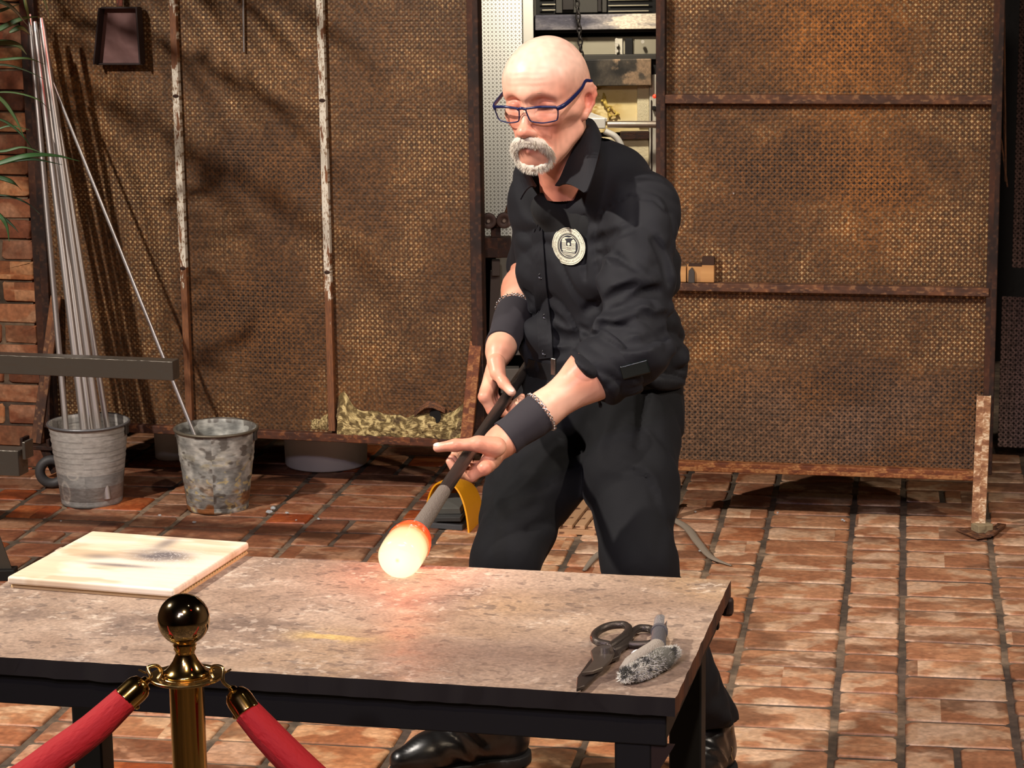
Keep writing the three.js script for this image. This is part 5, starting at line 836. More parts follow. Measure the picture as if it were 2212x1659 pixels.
// ---- body under the clothes, with bare forearms
const cPel = [0.185, 0.79, -4.615], cWst = [0.19, 0.92, -4.615], cChe = [0.168, 1.07, -4.60], cSho = [0.148, 1.165, -4.585];
const armLen = (a, b, t) => add(a, mul(sub(b, a), t));
const bodyF = uni([cap(off(cPel, -0.06), off(cPel, 0.06), 0.095), cap(off(cWst, -0.05), off(cWst, 0.05), 0.09), cap(off(cChe, -0.07), off(cChe, 0.07), 0.088), cap(off(cSho, -0.10), off(cSho, 0.10), 0.055), cap(J.neck, [0.085, 1.33, -4.50], 0.056, 0.05), cap(off(J.neck, 0, 0.02, -0.02), off(cChe, 0, 0.02, 0.03), 0.045),
  cap(J.ls, J.le, 0.046, 0.036), cap(J.rs, J.re, 0.048, 0.042), cap(J.le, armLen(J.le, J.lw, 0.32), 0.034, 0.0455), cap(armLen(J.le, J.lw, 0.32), armLen(J.le, J.lw, 0.72), 0.0455, 0.0295), cap(armLen(J.le, J.lw, 0.72), J.lw, 0.0295, 0.0255), cap(J.re, armLen(J.re, J.rw, 0.3), 0.042, 0.043), cap(armLen(J.re, J.rw, 0.3), armLen(J.re, J.rw, 0.65), 0.043, 0.029), cap(armLen(J.re, J.rw, 0.65), J.rw, 0.029, 0.0255),
  cap(J.lh, J.lk, 0.075, 0.055), cap(J.rh, J.rk, 0.075, 0.055), cap(J.lk, J.la, 0.054, 0.036), cap(J.rk, J.ra, 0.054, 0.036)], 0.03);
const armTone = (x, y, z) => { const b = n3(x * 16, y * 16, z * 16), m = n3(x * 80, y * 80, z * 80); let k = mix3([230, 178, 150], [206, 134, 106], sst(0.35, 0.75, b) * 0.8); if (y > 1.15) k = mix3(k, [206, 122, 102], 0.75); return mul(k, 0.95 + 0.1 * m); };
const bodyG = paint(nets(bodyF, [-0.16, 0.04, -4.98], [0.56, 1.36, -4.06], 0.0085), armTone);
{
  const strip = (g) => { const c = g.clone(); return c; };
  const skin = phys(0xffffff, 0.4, 0, { vertexColors: true, sheen: 0.15, sheenColor: new THREE.Color(0xffc0a0), specularIntensity: 0.6 });
  const m = new THREE.Mesh(own(mergeGeometries([headG, handL, handR, bodyG].map(strip))), skin); m.name = 'body'; m.castShadow = m.receiveShadow = true; worker.add(m);
}
for (const [p, ax, n] of nails) { const y = V(ax), z = V(n).addScaledVector(y, -V(n).dot(y)).normalize(), x = new THREE.Vector3().crossVectors(y, z), g = new THREE.SphereGeometry(1, 16, 10); g.scale(0.0058, 0.0075, 0.0024); g.applyMatrix4(new THREE.Matrix4().makeBasis(x, y, z).setPosition(V(p))); obj('thumb_nail', own(g), std(0xf0cdbb, 0.3), worker); }
// ---- hair: beard and brows
{
  const w2 = (p) => V(p).applyMatrix4(HEADM).toArray(), b = (x, y, z) => [x, y, z], chain = [];
  for (const s of [1, -1]) { const p = [b(0, -0.0585, 0.1065), b(s * 0.012, -0.0605, 0.1055), b(s * 0.025, -0.067, 0.0975), b(s * 0.035, -0.080, 0.086), b(s * 0.036, -0.093, 0.076), b(s * 0.030, -0.107, 0.0735), b(s * 0.017, -0.114, 0.0785), b(0, -0.116, 0.082)], r = [0.0050, 0.0074, 0.0078, 0.0056, 0.0044, 0.0058, 0.0076, 0.0082]; for (let i = 0; i < 7; i++) chain.push([p[i], p[i + 1], r[i], r[i + 1]]); }
  const f0 = uni(chain.map((c) => cap(...c)), 0.006), f = (x, y, z) => f0(x, y, z) + 0.0034 * (n3(x * 420, y * 110, z * 420) - 0.5) + 0.0030 * (n3(x * 130, y * 160, z * 160) - 0.5);
  const hairM = std(0xd9cfbe, 0.75);
  const bm = obj('beard', own(nets(f, [-0.055, -0.14, 0.045], [0.055, -0.045, 0.125], 0.0016).applyMatrix4(HEADM)), hairM, worker); bm.userData.label = 'short white moustache and goatee';
  const q = rng(3), N = 3000, g = new THREE.ConeGeometry(0.0006, 0.0125, 3).translate(0, 0.005, 0), parts = []; const rot = new THREE.Matrix4().extractRotation(HEADM);
  for (let i = 0; i < N; i++) { const c = chain[(q() * chain.length) | 0], t = q(), p = add(c[0], mul(sub(c[1], c[0]), t)), a = q() * 6.28, d = unit([Math.cos(a) * 0.9, Math.sin(a) * 0.9, q() * 1.2 - 0.2]), P = add(p, mul(d, lerp(c[2], c[3], t) * 0.94)); if (P[2] < 0.06) continue;
    const dir = V(unit([d[0] * 0.7 + P[0] * 6, -0.9 + d[1] * 0.4, d[2] * 0.6 + 0.1])).applyMatrix4(rot); parts.push(g.clone().applyQuaternion(new THREE.Quaternion().setFromUnitVectors(new THREE.Vector3(0, 1, 0), dir.normalize())).translate(...w2(P))); }
  const hs = obj('beard_hair', own(mergeGeometries(parts)), hairM, worker); hs.userData.kind = 'stuff';
  for (const s of [1, -1]) { const e = [b(s * 0.014, 0.0245, 0.0975), b(s * 0.028, 0.0285, 0.0925), b(s * 0.042, 0.0275, 0.0815), b(s * 0.05, 0.023, 0.072)]; obj('eyebrow', own(loft(e.map(w2), [0.0022, 0.0034, 0.003, 0.0012], 20, 8, 0.6)), std(0xc8a084, 0.8), worker); }
}
// ---- blue reading glasses
{
  const w2 = (p) => V(p).applyMatrix4(HEADM).toArray(), o = new THREE.Group(); o.name = 'eyeglasses'; worker.add(o); o.userData.label = 'blue rectangular reading glasses';
  const blue = std(0x151d48, 0.3, 0.1), lensM = phys(0xffffff, 0.02, 0, { transmission: 1, thickness: 0 });
  const gl = (s) => { const c = [[s * 0.0090, 0.002, 0.1135], [s * 0.0360, 0.0045, 0.1115], [s * 0.0640, 0.002, 0.0985], [s * 0.0655, -0.008, 0.0955], [s * 0.0600, -0.0235, 0.0930], [s * 0.0355, -0.0275, 0.1015], [s * 0.0135, -0.0235, 0.1065], [s * 0.0085, -0.010, 0.1105]]; return c; };
  for (const s of [1, -1]) {
    const c = gl(s), cur = new THREE.CatmullRomCurve3(c.map((p) => V(w2(p))), true, 'catmullrom', 0.35);
    obj('rim', own(new THREE.TubeGeometry(cur, 72, 0.00135, 8, true)), blue, o);
    obj('top_bar', own(loft([c[0], c[1], c[2]].map(w2), [0.0021, 0.0026, 0.0029], 20, 8)), blue, o);
    const mid = mul(c.reduce(add), 1 / 8), pts = cur.getPoints(40), P = [...w2(mid)], I = []; pts.forEach((p) => P.push(p.x, p.y, p.z)); for (let i = 1; i < pts.length; i++) I.push(0, i, i + 1);
    const g = new THREE.BufferGeometry(); g.setAttribute('position', new THREE.Float32BufferAttribute(P, 3)); g.setIndex(I); g.computeVertexNormals(); obj('lens', own(g), lensM, o);
    obj('temple', own(loft([[s * 0.0645, -0.001, 0.0985], [s * 0.0725, 0.002, 0.088], [s * 0.0775, 0.012, 0.05], [s * 0.0790, 0.024, 0.012], [s * 0.0785, 0.0335, -0.010], [s * 0.083, 0.030, -0.026]].map(w2), [0.0024, 0.0026, 0.0025, 0.0023, 0.0022, 0.0018], 40, 10, 1.7)), blue, o);
  }
  obj('bridge', own(loft([[0.0095, 0.0, 0.1135], [0, 0.003, 0.1165], [-0.0095, 0.0, 0.1135]].map(w2), [0.0027, 0.0028, 0.0027], 16, 8)), blue, o);
}
// ---- clothes
const foldNoise = (x, y, z, A, fy, fx) => { const w = n3(x * 9, y * 9, z * 9) * 2.2, a = n3((x + z * 0.6) * fx + w, y * fy + w * 1.6 + x * fy * 0.5, (z - x) * fx * 0.7), b = n3((x - z) * fx * 1.7 + 9, y * fy * 1.6 - w, z * fx * 1.7 + 4); return A * ((1 - Math.abs(2 * a - 1)) - 0.55 + 0.5 * ((1 - Math.abs(2 * b - 1)) - 0.55)); };
const dist = (p, x, y, z) => Math.hypot(x - p[0], y - p[1], z - p[2]);
const fd = unit(sub(J.lw, J.le)), CUFF = armLen(J.le, J.lw, 0.37), fdr = unit(sub(J.rw, J.re)), CUFFR = armLen(J.re, J.rw, 0.0), ad = unit(sub(J.le, J.ls));
const shirtF = (() => {
  const torso = uni([cap(off(cChe, -0.085, 0), off(cChe, 0.085, 0), 0.112), cap(off(cSho, -0.125), off(cSho, 0.125), 0.072), cap(off(cWst, -0.062), off(cWst, 0.062), 0.118), cap(off([0.188, 0.862, -4.615], -0.066), off([0.188, 0.862, -4.615], 0.066), 0.124), cap(off(J.neck, -0.03, -0.02, -0.005), off(cSho, 0.15, -0.01, 0.012), 0.05, 0.05), cap(off(J.neck, -0.03, -0.02, -0.005), off(cSho, -0.15, -0.01, 0.012), 0.05, 0.05), cap(off(cSho, 0, -0.03, 0), off(cWst, 0, -0.02, 0), 0.10, 0.10), cap([0.1463, 1.2707, -4.62], [0.2607, 1.205, -4.46], 0.050, 0.066), cap([0.1576, 1.2746, -4.68], [0.2155, 1.2473, -4.58], 0.048, 0.06), cap([0.0606, 1.2196, -4.68], [0.0733, 1.1773, -4.74], 0.045, 0.055)], 0.05);
  const mid = armLen(J.ls, J.le, 0.55), upL = uni([cap(add(J.ls, [0.0, -0.012, 0]), mid, 0.071, 0.068), cap(mid, add(J.le, [0.004, 0.0, 0]), 0.068, 0.070)], 0.03), foreL = cap(add(J.le, [0.0, -0.012, 0]), armLen(J.le, J.lw, 0.42), 0.072, 0.056), upR = cap(J.rs, J.re, 0.062, 0.054), foreR = cap(J.re, armLen(J.re, J.rw, 0.2), 0.052, 0.05);
  const neckHole = cap(off(J.neck, 0, 0.0, 0.01), [0.075, 1.38, -4.47], 0.063, 0.07), vee = cap(off(J.neck, -0.005, 0.085, 0.005), off(cChe, -0.022, 0.155, 0.045), 0.028, 0.006);
  return (x, y, z) => {
    let d = torso(x, y, z);
    const hem = 0.836 + 0.012 * Math.sin(x * 40 + z * 30) - y; d = smax(d, hem, 0.022);
    const near = Math.exp(-((dist(J.le, x, y, z) / 0.13) ** 2)), wst = sst(1.0, 0.87, y), fr = sst(0.98, 1.06, y);
    const fl = (x - CUFF[0]) * fd[0] + (y - CUFF[1]) * fd[1] + (z - CUFF[2]) * fd[2], flr = (x - CUFFR[0]) * fdr[0] + (y - CUFFR[1]) * fdr[1] + (z - CUFFR[2]) * fdr[2];
    let arm = smin(upL(x, y, z), smax(foreL(x, y, z), fl, 0.006), 0.03); let armR = smin(upR(x, y, z), smax(foreR(x, y, z), flr, 0.006), 0.03);
    const t = (x - J.ls[0]) * ad[0] + (y - J.ls[1]) * ad[1] + (z - J.ls[2]) * ad[2];
    arm += 0.0055 * Math.sin(t * 95 + 3 * n3(x * 14, y * 14, z * 14) + (x - z) * 26) * sst(0.12, 0.24, t) + foldNoise(x, y, z, 0.018 + 0.016 * near, 15, 8);
    d += foldNoise(x + 3, y, z, 0.013 + 0.022 * wst, 17, 6) * sst(1.25, 1.16, y) * sst(0.83, 0.885, y);
    d = smin(d, arm, 0.022); d = smin(d, armR, 0.03);
    d = smax(d, -neckHole(x, y, z), 0.008); d = smax(d, -vee(x, y, z), 0.006);
    return d;
  };
})();
const shirtBase = shirtF, creases = (() => {
  const e = [0, 1.75, 0], q = (p) => { const d = unit(sub(p, e)); return land(shirtBase, add(p, mul(d, -0.25)), d, 0.7); }, out = [];
  for (const [pts, r] of [
    [[[0.1587, 1.1424, -4.4], [0.1978, 1.1597, -4.4], [0.2368, 1.1753, -4.4]], 0.006], [[[0.1612, 1.1227, -4.4], [0.202, 1.1185, -4.4], [0.2393, 1.093, -4.4]], 0.004], [[[0.1463, 1.0149, -4.4], [0.1928, 1.0396, -4.4], [0.2392, 1.0588, -4.4]], 0.006],
    [[[0.1524, 0.9913, -4.4], [0.1908, 0.9781, -4.4], [0.23, 0.974, -4.4]], 0.005], [[[0.13, 0.9808, -4.4], [0.1567, 0.9641, -4.4], [0.1799, 0.9565, -4.4]], 0.004], [[[0.2248, 1.0284, -4.4], [0.2569, 1.0424, -4.4], [0.2855, 1.0492, -4.4]], 0.006],
    [[[0.2139, 0.947, -4.4], [0.2568, 0.95, -4.4], [0.2997, 0.9695, -4.4]], 0.007], [[[0.2533, 1.0027, -4.4], [0.2819, 0.9933, -4.4], [0.3104, 1.0019, -4.4]], 0.006], [[[0.0745, 0.9634, -4.4], [0.0995, 0.9567, -4.4], [0.1263, 0.9572, -4.4]], 0.008],
    [[[0.029, 1.049, -4.4], [0.0643, 1.016, -4.4], [0.105, 0.9829, -4.4]], 0.005], [[[0.0723, 0.9252, -4.4], [0.0974, 0.9303, -4.4], [0.1208, 0.9409, -4.4]], 0.006],
    [[[0.1439, 1.1925, -4.4], [0.1382, 1.1301, -4.4], [0.1414, 1.0763, -4.4]], 0.004], [[[0.0519, 1.1937, -4.4], [0.0786, 1.2111, -4.4], [0.0999, 1.2233, -4.4]], 0.005], [[[0.2784, 1.1462, -4.4], [0.2961, 1.1101, -4.4], [0.305, 1.0651, -4.4]], 0.006],
    [[[0.1663, 1.0849, -4.4], [0.156, 1.1478, -4.4], [0.1758, 1.2045, -4.4], [0.2219, 1.2323, -4.4], [0.2767, 1.2263, -4.4], [0.305, 1.1975, -4.4]], 0.0026]]) {
    const p = pts.map(q); for (let i = 0; i < p.length - 1; i++) { const n = 4; let a = p[i]; for (let k = 1; k <= n; k++) { const b = q(add(pts[i], mul(sub(pts[i + 1], pts[i]), k / n))); if (len(sub(a, b)) < 0.06) out.push([cap(a, b, r), r * 2.2, (a[0] + b[0]) / 2, (a[1] + b[1]) / 2, (a[2] + b[2]) / 2]); a = b; } }
  }
  return out;
})();
const armSkin = uni([cap(J.ls, J.le, 0.050, 0.046), cap(J.le, armLen(J.le, J.lw, 0.42), 0.046, 0.054)], 0.02);
const shirtFolded = (x, y, z) => { let d = shirtBase(x, y, z); if (d > 0.05 || d < -0.05) return d; for (const [c, k, a, b, e] of creases) { if (Math.abs(x - a) + Math.abs(y - b) + Math.abs(z - e) < 0.11) d = smax(d, -c(x, y, z), k); } const fl = (x - CUFF[0]) * fd[0] + (y - CUFF[1]) * fd[1] + (z - CUFF[2]) * fd[2]; return smin(d, smax(armSkin(x, y, z), fl + 0.03, 0.004), 0.012); };
const cloth = phys(0x17171b, 0.74, 0, { sheen: 0.4, sheenColor: new THREE.Color(0x55555c), sheenRoughness: 0.5, bumpMap: rustBump, bumpScale: 0.0004, specularIntensity: 0.5 });
const shirt = obj('shirt', own(nets(shirtFolded, [-0.08, 0.80, -5.0], [0.42, 1.32, -4.12], 0.0042)), cloth, worker); shirt.userData.label = 'black long-sleeved work shirt with rolled sleeves';
{ // t-shirt in the open collar
  const f0 = uni([cap(off(cChe, -0.06, 0.015), off(cChe, 0.06, 0.015), 0.085), cap(off(cSho, -0.06, 0.02, 0.0), off(cSho, 0.06, 0.02, 0.0), 0.06), cap([0.0703, 1.1963, -4.545], [0.1235, 1.2161, -4.55], 0.029)], 0.04), hole = cap([0.08, 1.2534, -4.45], [0.075, 1.36, -4.47], 0.03, 0.07);
  obj('undershirt', own(nets((x, y, z) => smax(smax(f0(x, y, z), -hole(x, y, z), 0.006), 1.0 - y, 0.01), [-0.05, 0.98, -4.8], [0.36, 1.28, -4.3], 0.006)), std(0x0b0b0c, 0.9), worker);
  // collar: rows from the neck line outwards
  const inner = [[0.0898, 1.2473, -4.455], [0.0997, 1.2628, -4.452], [0.1127, 1.2912, -4.46], [0.1303, 1.3253, -4.475], [0.1472, 1.3541, -4.52], [0.1551, 1.3635, -4.59], [0.1427, 1.3573, -4.665], [0.1087, 1.3398, -4.69], [0.0678, 1.3002, -4.67], [0.0463, 1.2767, -4.61], [0.0419, 1.2563, -4.56], [0.0521, 1.2387, -4.52]];
  const outer = [[0.1404, 1.2462, -4.335], [0.1473, 1.2514, -4.335], [0.1597, 1.2799, -4.36], [0.1693, 1.309, -4.4], [0.1754, 1.3332, -4.46], [0.1779, 1.3357, -4.57], [0.1549, 1.3299, -4.7], [0.105, 1.3119, -4.74], [0.0478, 1.2852, -4.73], [0.0169, 1.2664, -4.66], [0.0088, 1.2468, -4.55], [0.0225, 1.2207, -4.46]];
  const ci = new THREE.CatmullRomCurve3(inner.map((p) => V(p)), false, 'catmullrom', 0.4), co = new THREE.CatmullRomCurve3(outer.map((p) => V(p)), false, 'catmullrom', 0.4), rows = [];
  for (let i = 0; i <= 8; i++) { const f = i / 8, r = []; for (let j = 0; j <= 60; j++) { const a = ci.getPoint(j / 60).toArray(), b = co.getPoint(j / 60).toArray(); const p = add(a, mul(sub(b, a), f)); r.push(add(p, [0, 0.010 * Math.sin(f * 3.14) * sst(0, 0.3, f), 0.006 * Math.sin(f * 3.14)])); } rows.push(r); }
  obj('collar', own(sheet(rows.reverse(), 0.003)), cloth, worker);
  // button placket, buttons and emblem lie on the cloth
  const eye = [0, 1.75, 0], fit = (q, lift) => { const d = unit(sub(q, eye)), p = land(shirtF, add(q, mul(d, -0.22)), d, 0.6); return add(p, mul(d, -lift)); };
  const pl = [[[0.0445, 1.1671, -4.4], [0.0625, 1.1936, -4.4]], [[0.0439, 1.1135, -4.4], [0.067, 1.1132, -4.4]], [[0.046, 1.0595, -4.4], [0.0701, 1.0592, -4.4]], [[0.0499, 1.0054, -4.4], [0.0767, 1.005, -4.4]], [[0.053, 0.96, -4.4], [0.0798, 0.9596, -4.4]], [[0.0544, 0.919, -4.4], [0.0812, 0.9214, -4.4]]];
  const pr = []; for (let i = 0; i <= 40; i++) { const k = i / 40 * 5, a = Math.min(4, Math.floor(k)), t = k - a, l = add(pl[a][0], mul(sub(pl[a + 1][0], pl[a][0]), t)), r = add(pl[a][1], mul(sub(pl[a + 1][1], pl[a][1]), t)), row = []; for (let j = 0; j <= 6; j++) row.push(fit(add(l, mul(sub(r, l), j / 6)), 0.001)); pr.push(row); }
  obj('placket', own(sheet(pr.reverse(), 0.0022, 0.001)), cloth, worker);
  for (const q of [[0.0578, 1.0801, -4.4], [0.0659, 1.0015, -4.4], [0.0634, 0.9308, -4.4]]) { const p = fit(q, 0.006), d = unit(sub(eye, p)), g = lathe([[0, 0.0006], [0.0035, 0.0004], [0.0045, 0.0018], [0.0058, 0.0012], [0.0062, 0], [0, -0.001]], 20); g.applyQuaternion(new THREE.Quaternion().setFromUnitVectors(new THREE.Vector3(0, 1, 0), V(unit(add(d, mul(FWD, 0.6)))))).translate(...p); obj('button', own(g), std(0x17171a, 0.3), worker); }
  const C = document.createElement('canvas'); C.width = 400; C.height = 512; const x = C.getContext('2d');
  x.fillStyle = '#1d1d1f'; x.fillRect(0, 0, 400, 512); x.save(); x.translate(200, 256); x.scale(1, 1.27);
  const th = '#d8d4bc'; x.fillStyle = th; x.beginPath(); x.arc(0, 0, 194, 0, 7); x.fill();
  x.strokeStyle = '#5a584c'; x.lineWidth = 5; for (const r of [182, 132]) { x.beginPath(); x.arc(0, 0, r, 0, 7); x.stroke(); }
  x.fillStyle = '#d8d4bc'; x.lineWidth = 5; x.strokeStyle = '#4a483f';
  { const er = rng(8); for (let i = 0; i < 96; i++) { x.save(); x.rotate(i / 96 * 6.283); x.translate(0, -157); x.lineWidth = 3.5; x.strokeStyle = er() < 0.5 ? '#8c897a' : '#4a483f'; const h0 = -16 + er() * 10, h1 = 4 + er() * 12; x.beginPath(); x.moveTo((er() - 0.5) * 5, h0); x.lineTo((er() - 0.5) * 5, h1); x.stroke(); x.restore(); } }
  x.fillStyle = '#1c1c24'; x.beginPath(); x.arc(0, 0, 126, 0, 7); x.fill(); x.strokeStyle = th; x.lineWidth = 7; x.beginPath(); x.arc(0, 0, 112, 0, 7); x.stroke();
  // a castle: two towers, gate house, bridge waves
  x.fillStyle = th; for (const sx of [-1, 1]) { x.fillRect(sx * 56 - 24, -40, 48, 86); x.fillRect(sx * 56 - 28, -48, 56, 12); x.beginPath(); x.moveTo(sx * 56 - 28, -50); x.lineTo(sx * 56, -76); x.lineTo(sx * 56 + 28, -50); x.fill(); }
  x.fillRect(-30, 0, 60, 52); x.beginPath(); x.arc(0, -20, 16, 0, 7); x.fill(); x.fillRect(-70, 50, 140, 10); x.strokeStyle = '#24242a'; x.lineWidth = 4;
  for (const sx of [-1, 1]) for (let i = 0; i < 6; i++) { x.beginPath(); x.moveTo(sx * 56 - 20, -30 + i * 12); x.lineTo(sx * 56 + 20, -30 + i * 12); x.stroke(); }
  for (let i = 0; i < 4; i++) { x.beginPath(); x.moveTo(-26, 12 + i * 10); x.lineTo(26, 12 + i * 10); x.stroke(); }
  x.strokeStyle = th; x.lineWidth = 5; for (let i = 0; i < 4; i++) { x.beginPath(); x.moveTo(-80 + i * 8, 66 + i * 9); x.lineTo(80 - i * 8, 74 + i * 7); x.stroke(); x.beginPath(); x.moveTo(-84 + i * 10, -62 - i * 8); x.lineTo(40 + i * 6, -92 + i * 3); x.stroke(); }
  x.restore();
  const et = new THREE.CanvasTexture(C); et.colorSpace = THREE.SRGBColorSpace; et.magFilter = THREE.LinearFilter;
  const c00 = [0.0827, 1.1782, -4.4], c10 = [0.1455, 1.1711, -4.4], c01 = [0.0838, 1.104, -4.4], c11 = [0.1469, 1.0978, -4.4], er = [], N = 22;
  for (let i = 0; i <= N; i++) { const r = []; for (let j = 0; j <= N; j++) { const a = i / N * 2 - 1, b = j / N * 2 - 1, ea = a * Math.sqrt(1 - b * b / 2), eb = b * Math.sqrt(1 - a * a / 2), u = eb / 2 + 0.5, v = ea / 2 + 0.5; r.push(fit(add(mul(add(mul(c00, 1 - u), mul(c10, u)), 1 - v), mul(add(mul(c01, 1 - u), mul(c11, u)), v)), 0.0006)); } er.push(r); }
  const eg = sheet(er.reverse(), 0.0016, 0.0022), uv = eg.attributes.uv; for (let i = 0; i < uv.count; i++) { const b = uv.getX(i) * 2 - 1, a = uv.getY(i) * 2 - 1, ea = a * Math.sqrt(1 - b * b / 2), eb = b * Math.sqrt(1 - a * a / 2); uv.setXY(i, eb / 2 * 0.97 + 0.5, 0.5 - ea / 2 * 0.97); }
  obj('emblem', own(eg), std(0xffffff, 0.7, 0, { map: et, bumpMap: et, bumpScale: 0.0008 }), worker).userData.label = 'round cream embroidered badge with a towered gate';
}
{ // rolled cuff of the left sleeve, with its tab
  const a = armLen(J.le, J.lw, 0.12), b = armLen(J.le, J.lw, 0.36), ax = fd, f0 = cap(add(a, [0, -0.012, 0]), add(b, [0, -0.006, 0]), 0.074, 0.060), la = (x, y, z) => -((x - a[0]) * ax[0] + (y - a[1]) * ax[1] + (z - a[2]) * ax[2]), lb = (x, y, z) => (x - b[0]) * ax[0] + (y - b[1]) * ax[1] + (z - b[2]) * ax[2], inner = cap(a, add(b, mul(ax, 0.05)), 0.045, 0.043);
  const g = nets((x, y, z) => smax(smax(smax(f0(x, y, z) + foldNoise(x + 7, y, z, 0.012, 30, 9), la(x, y, z), 0.012), lb(x, y, z), 0.010), -inner(x, y, z), 0.006), [Math.min(a[0], b[0]) - 0.1, Math.min(a[1], b[1]) - 0.1, Math.min(a[2], b[2]) - 0.1], [Math.max(a[0], b[0]) + 0.1, Math.max(a[1], b[1]) + 0.1, Math.max(a[2], b[2]) + 0.1], 0.0042);
  obj('sleeve_cuff', own(g), cloth, worker);
  const e0 = [0, 1.75, 0], ft = (q) => { const d = unit(sub(q, e0)), p = land(shirtFolded, add(q, mul(d, -0.3)), d, 0.8); return add(p, mul(d, -0.006)); }, t0 = ft([0.2071, 0.9083, -4.3]), t1 = ft([0.2597, 0.9218, -4.3]); obj('cuff_tab', own(bar(t0, t1, 0.026, 0.006, [0, 1, 0], 0.003)), phys(0x0e1412, 0.25, 0), worker);
}
const trouserF = (() => {
  const hip = uni([cap(off(cPel, -0.066, 0, 0.03), off(cPel, 0.058, 0, 0.03), 0.112), cap(off(cPel, -0.066, -0.02, -0.03), off(cPel, 0.058, -0.02, -0.03), 0.112)], 0.05);
  const km = armLen(J.lh, J.lk, 0.5), rm = armLen(J.rh, J.rk, 0.5), legL = uni([cap(J.lh, km, 0.100, 0.090), cap(km, J.lk, 0.090, 0.071), cap(J.lk, armLen(J.lk, J.la, 0.35), 0.071, 0.070), cap(armLen(J.lk, J.la, 0.3), J.la, 0.069, 0.073)], 0.03), legR = uni([cap(J.rh, rm, 0.104, 0.094), cap(rm, J.rk, 0.094, 0.069), cap(J.rk, armLen(J.rk, J.ra, 0.35), 0.069, 0.070), cap(armLen(J.rk, J.ra, 0.3), J.ra, 0.074, 0.066)], 0.03);
  return (x, y, z) => {
    const L = legL(x, y, z), R = legR(x, y, z); let d = smin(smin(L, R, 0.02), hip(x, y, z), 0.045);
    d += foldNoise(x + 5, y, z + 2, 0.012 + 0.012 * sst(0.35, 0.12, y), 8, 7) + 0.006 * Math.sin(y * 60 + x * 30) * sst(0.24, 0.12, y);
    d = smax(d, y - 0.873, 0.01); return smax(d, 0.122 + 0.02 * (x > 0.2 ? n3(x * 20, 3, z * 20) : 0) - y, 0.006);
  };
})();
const trousersM = phys(0x131315, 0.85, 0, { sheen: 0.4, sheenColor: new THREE.Color(0x3c3c42), sheenRoughness: 0.6, bumpMap: rustBump, bumpScale: 0.0004, specularIntensity: 0.4 });
const pocket = (() => { const e = [0, 1.75, 0], q = (p) => { const d = unit(sub(p, e)); return land(trouserF, add(p, mul(d, -0.25)), d, 0.6); }; const a = q([0.2625, 0.8348, -4.5]), b = q([0.2587, 0.7804, -4.5]), c = q([0.2494, 0.722, -4.5]); return uni([cap(a, b, 0.010), cap(b, c, 0.009)], 0.004); })();
obj('trousers', own(nets((x, y, z) => smax(trouserF(x, y, z), -pocket(x, y, z), 0.008), [-0.18, 0.06, -4.86], [0.58, 0.9, -4.12], 0.0075)), trousersM, worker);
{ // belt and buckle
  const pts = []; for (let i = 0; i < 40; i++) { const a = i / 40 * 6.283, c = [0.186, 0.858, -4.615], d = [Math.cos(a), 0, Math.sin(a)]; pts.push(land((x, y, z) => Math.max(trouserF(x, Math.min(y, 0.85), z), 0) , add(c, mul(d, 0.4)), mul(d, -1), 0.4)); }
  const rows = [0.02, -0.016].map((y) => [...pts, pts[0]].map((p) => [p[0], 0.858 + y, p[2]])); obj('belt', own(sheet(rows, 0.004)), std(0x101012, 0.45), worker);
  const bp = [0.0821, 0.8926, -4.455]; obj('belt_buckle', own(box(0.012, 0.034, 0.006, bp, 0.002, [0, -0.7, 0])), std(0xc8c4c0, 0.25, 1), worker);
}
// ---- wristbands and bracelets
for (const [e, w, t0, t1, r0, r1] of [[J.le, J.lw, 0.725, 0.985, 0.0385, 0.0335], [J.re, J.rw, 0.58, 0.985, 0.0400, 0.0335]]) {
  const a = armLen(e, w, t0), b = armLen(e, w, t1), ax = unit(sub(w, e));
  obj('wristband', own(loft([a, armLen(a, b, 0.33), armLen(a, b, 0.66), b], [r0, r0, (r0 + r1) / 2, r1, r1 + 0.001], 40, 40, 1, [0.1, 0.9, 0.3], true)), phys(0x2a262a, 0.9, 0, { sheen: 0.6, sheenColor: new THREE.Color(0x6a6068), sheenRoughness: 0.6 }), worker).userData.label = 'dark knitted wristband';
  const c = add(a, mul(ax, -0.003)), sx = unit(cross(ax, [0.1, 0.9, 0.3])), sy = cross(sx, ax), links = [], n = 44;
  for (let i = 0; i < n; i++) { const t = i / n * 6.283; links.push(place(new THREE.TorusGeometry(0.0032, 0.0011, 5, 10), add(c, add(mul(sx, Math.cos(t) * (r0 + 0.001)), mul(sy, Math.sin(t) * (r0 + 0.001)))), [t * 1.3, i % 2 ? 1.2 : 0.2, t])); }
  const br = obj('bracelet', own(mergeGeometries(links)), std(0xd6d6d8, 0.2, 1), worker); br.userData.label = 'silver chain bracelet';
}
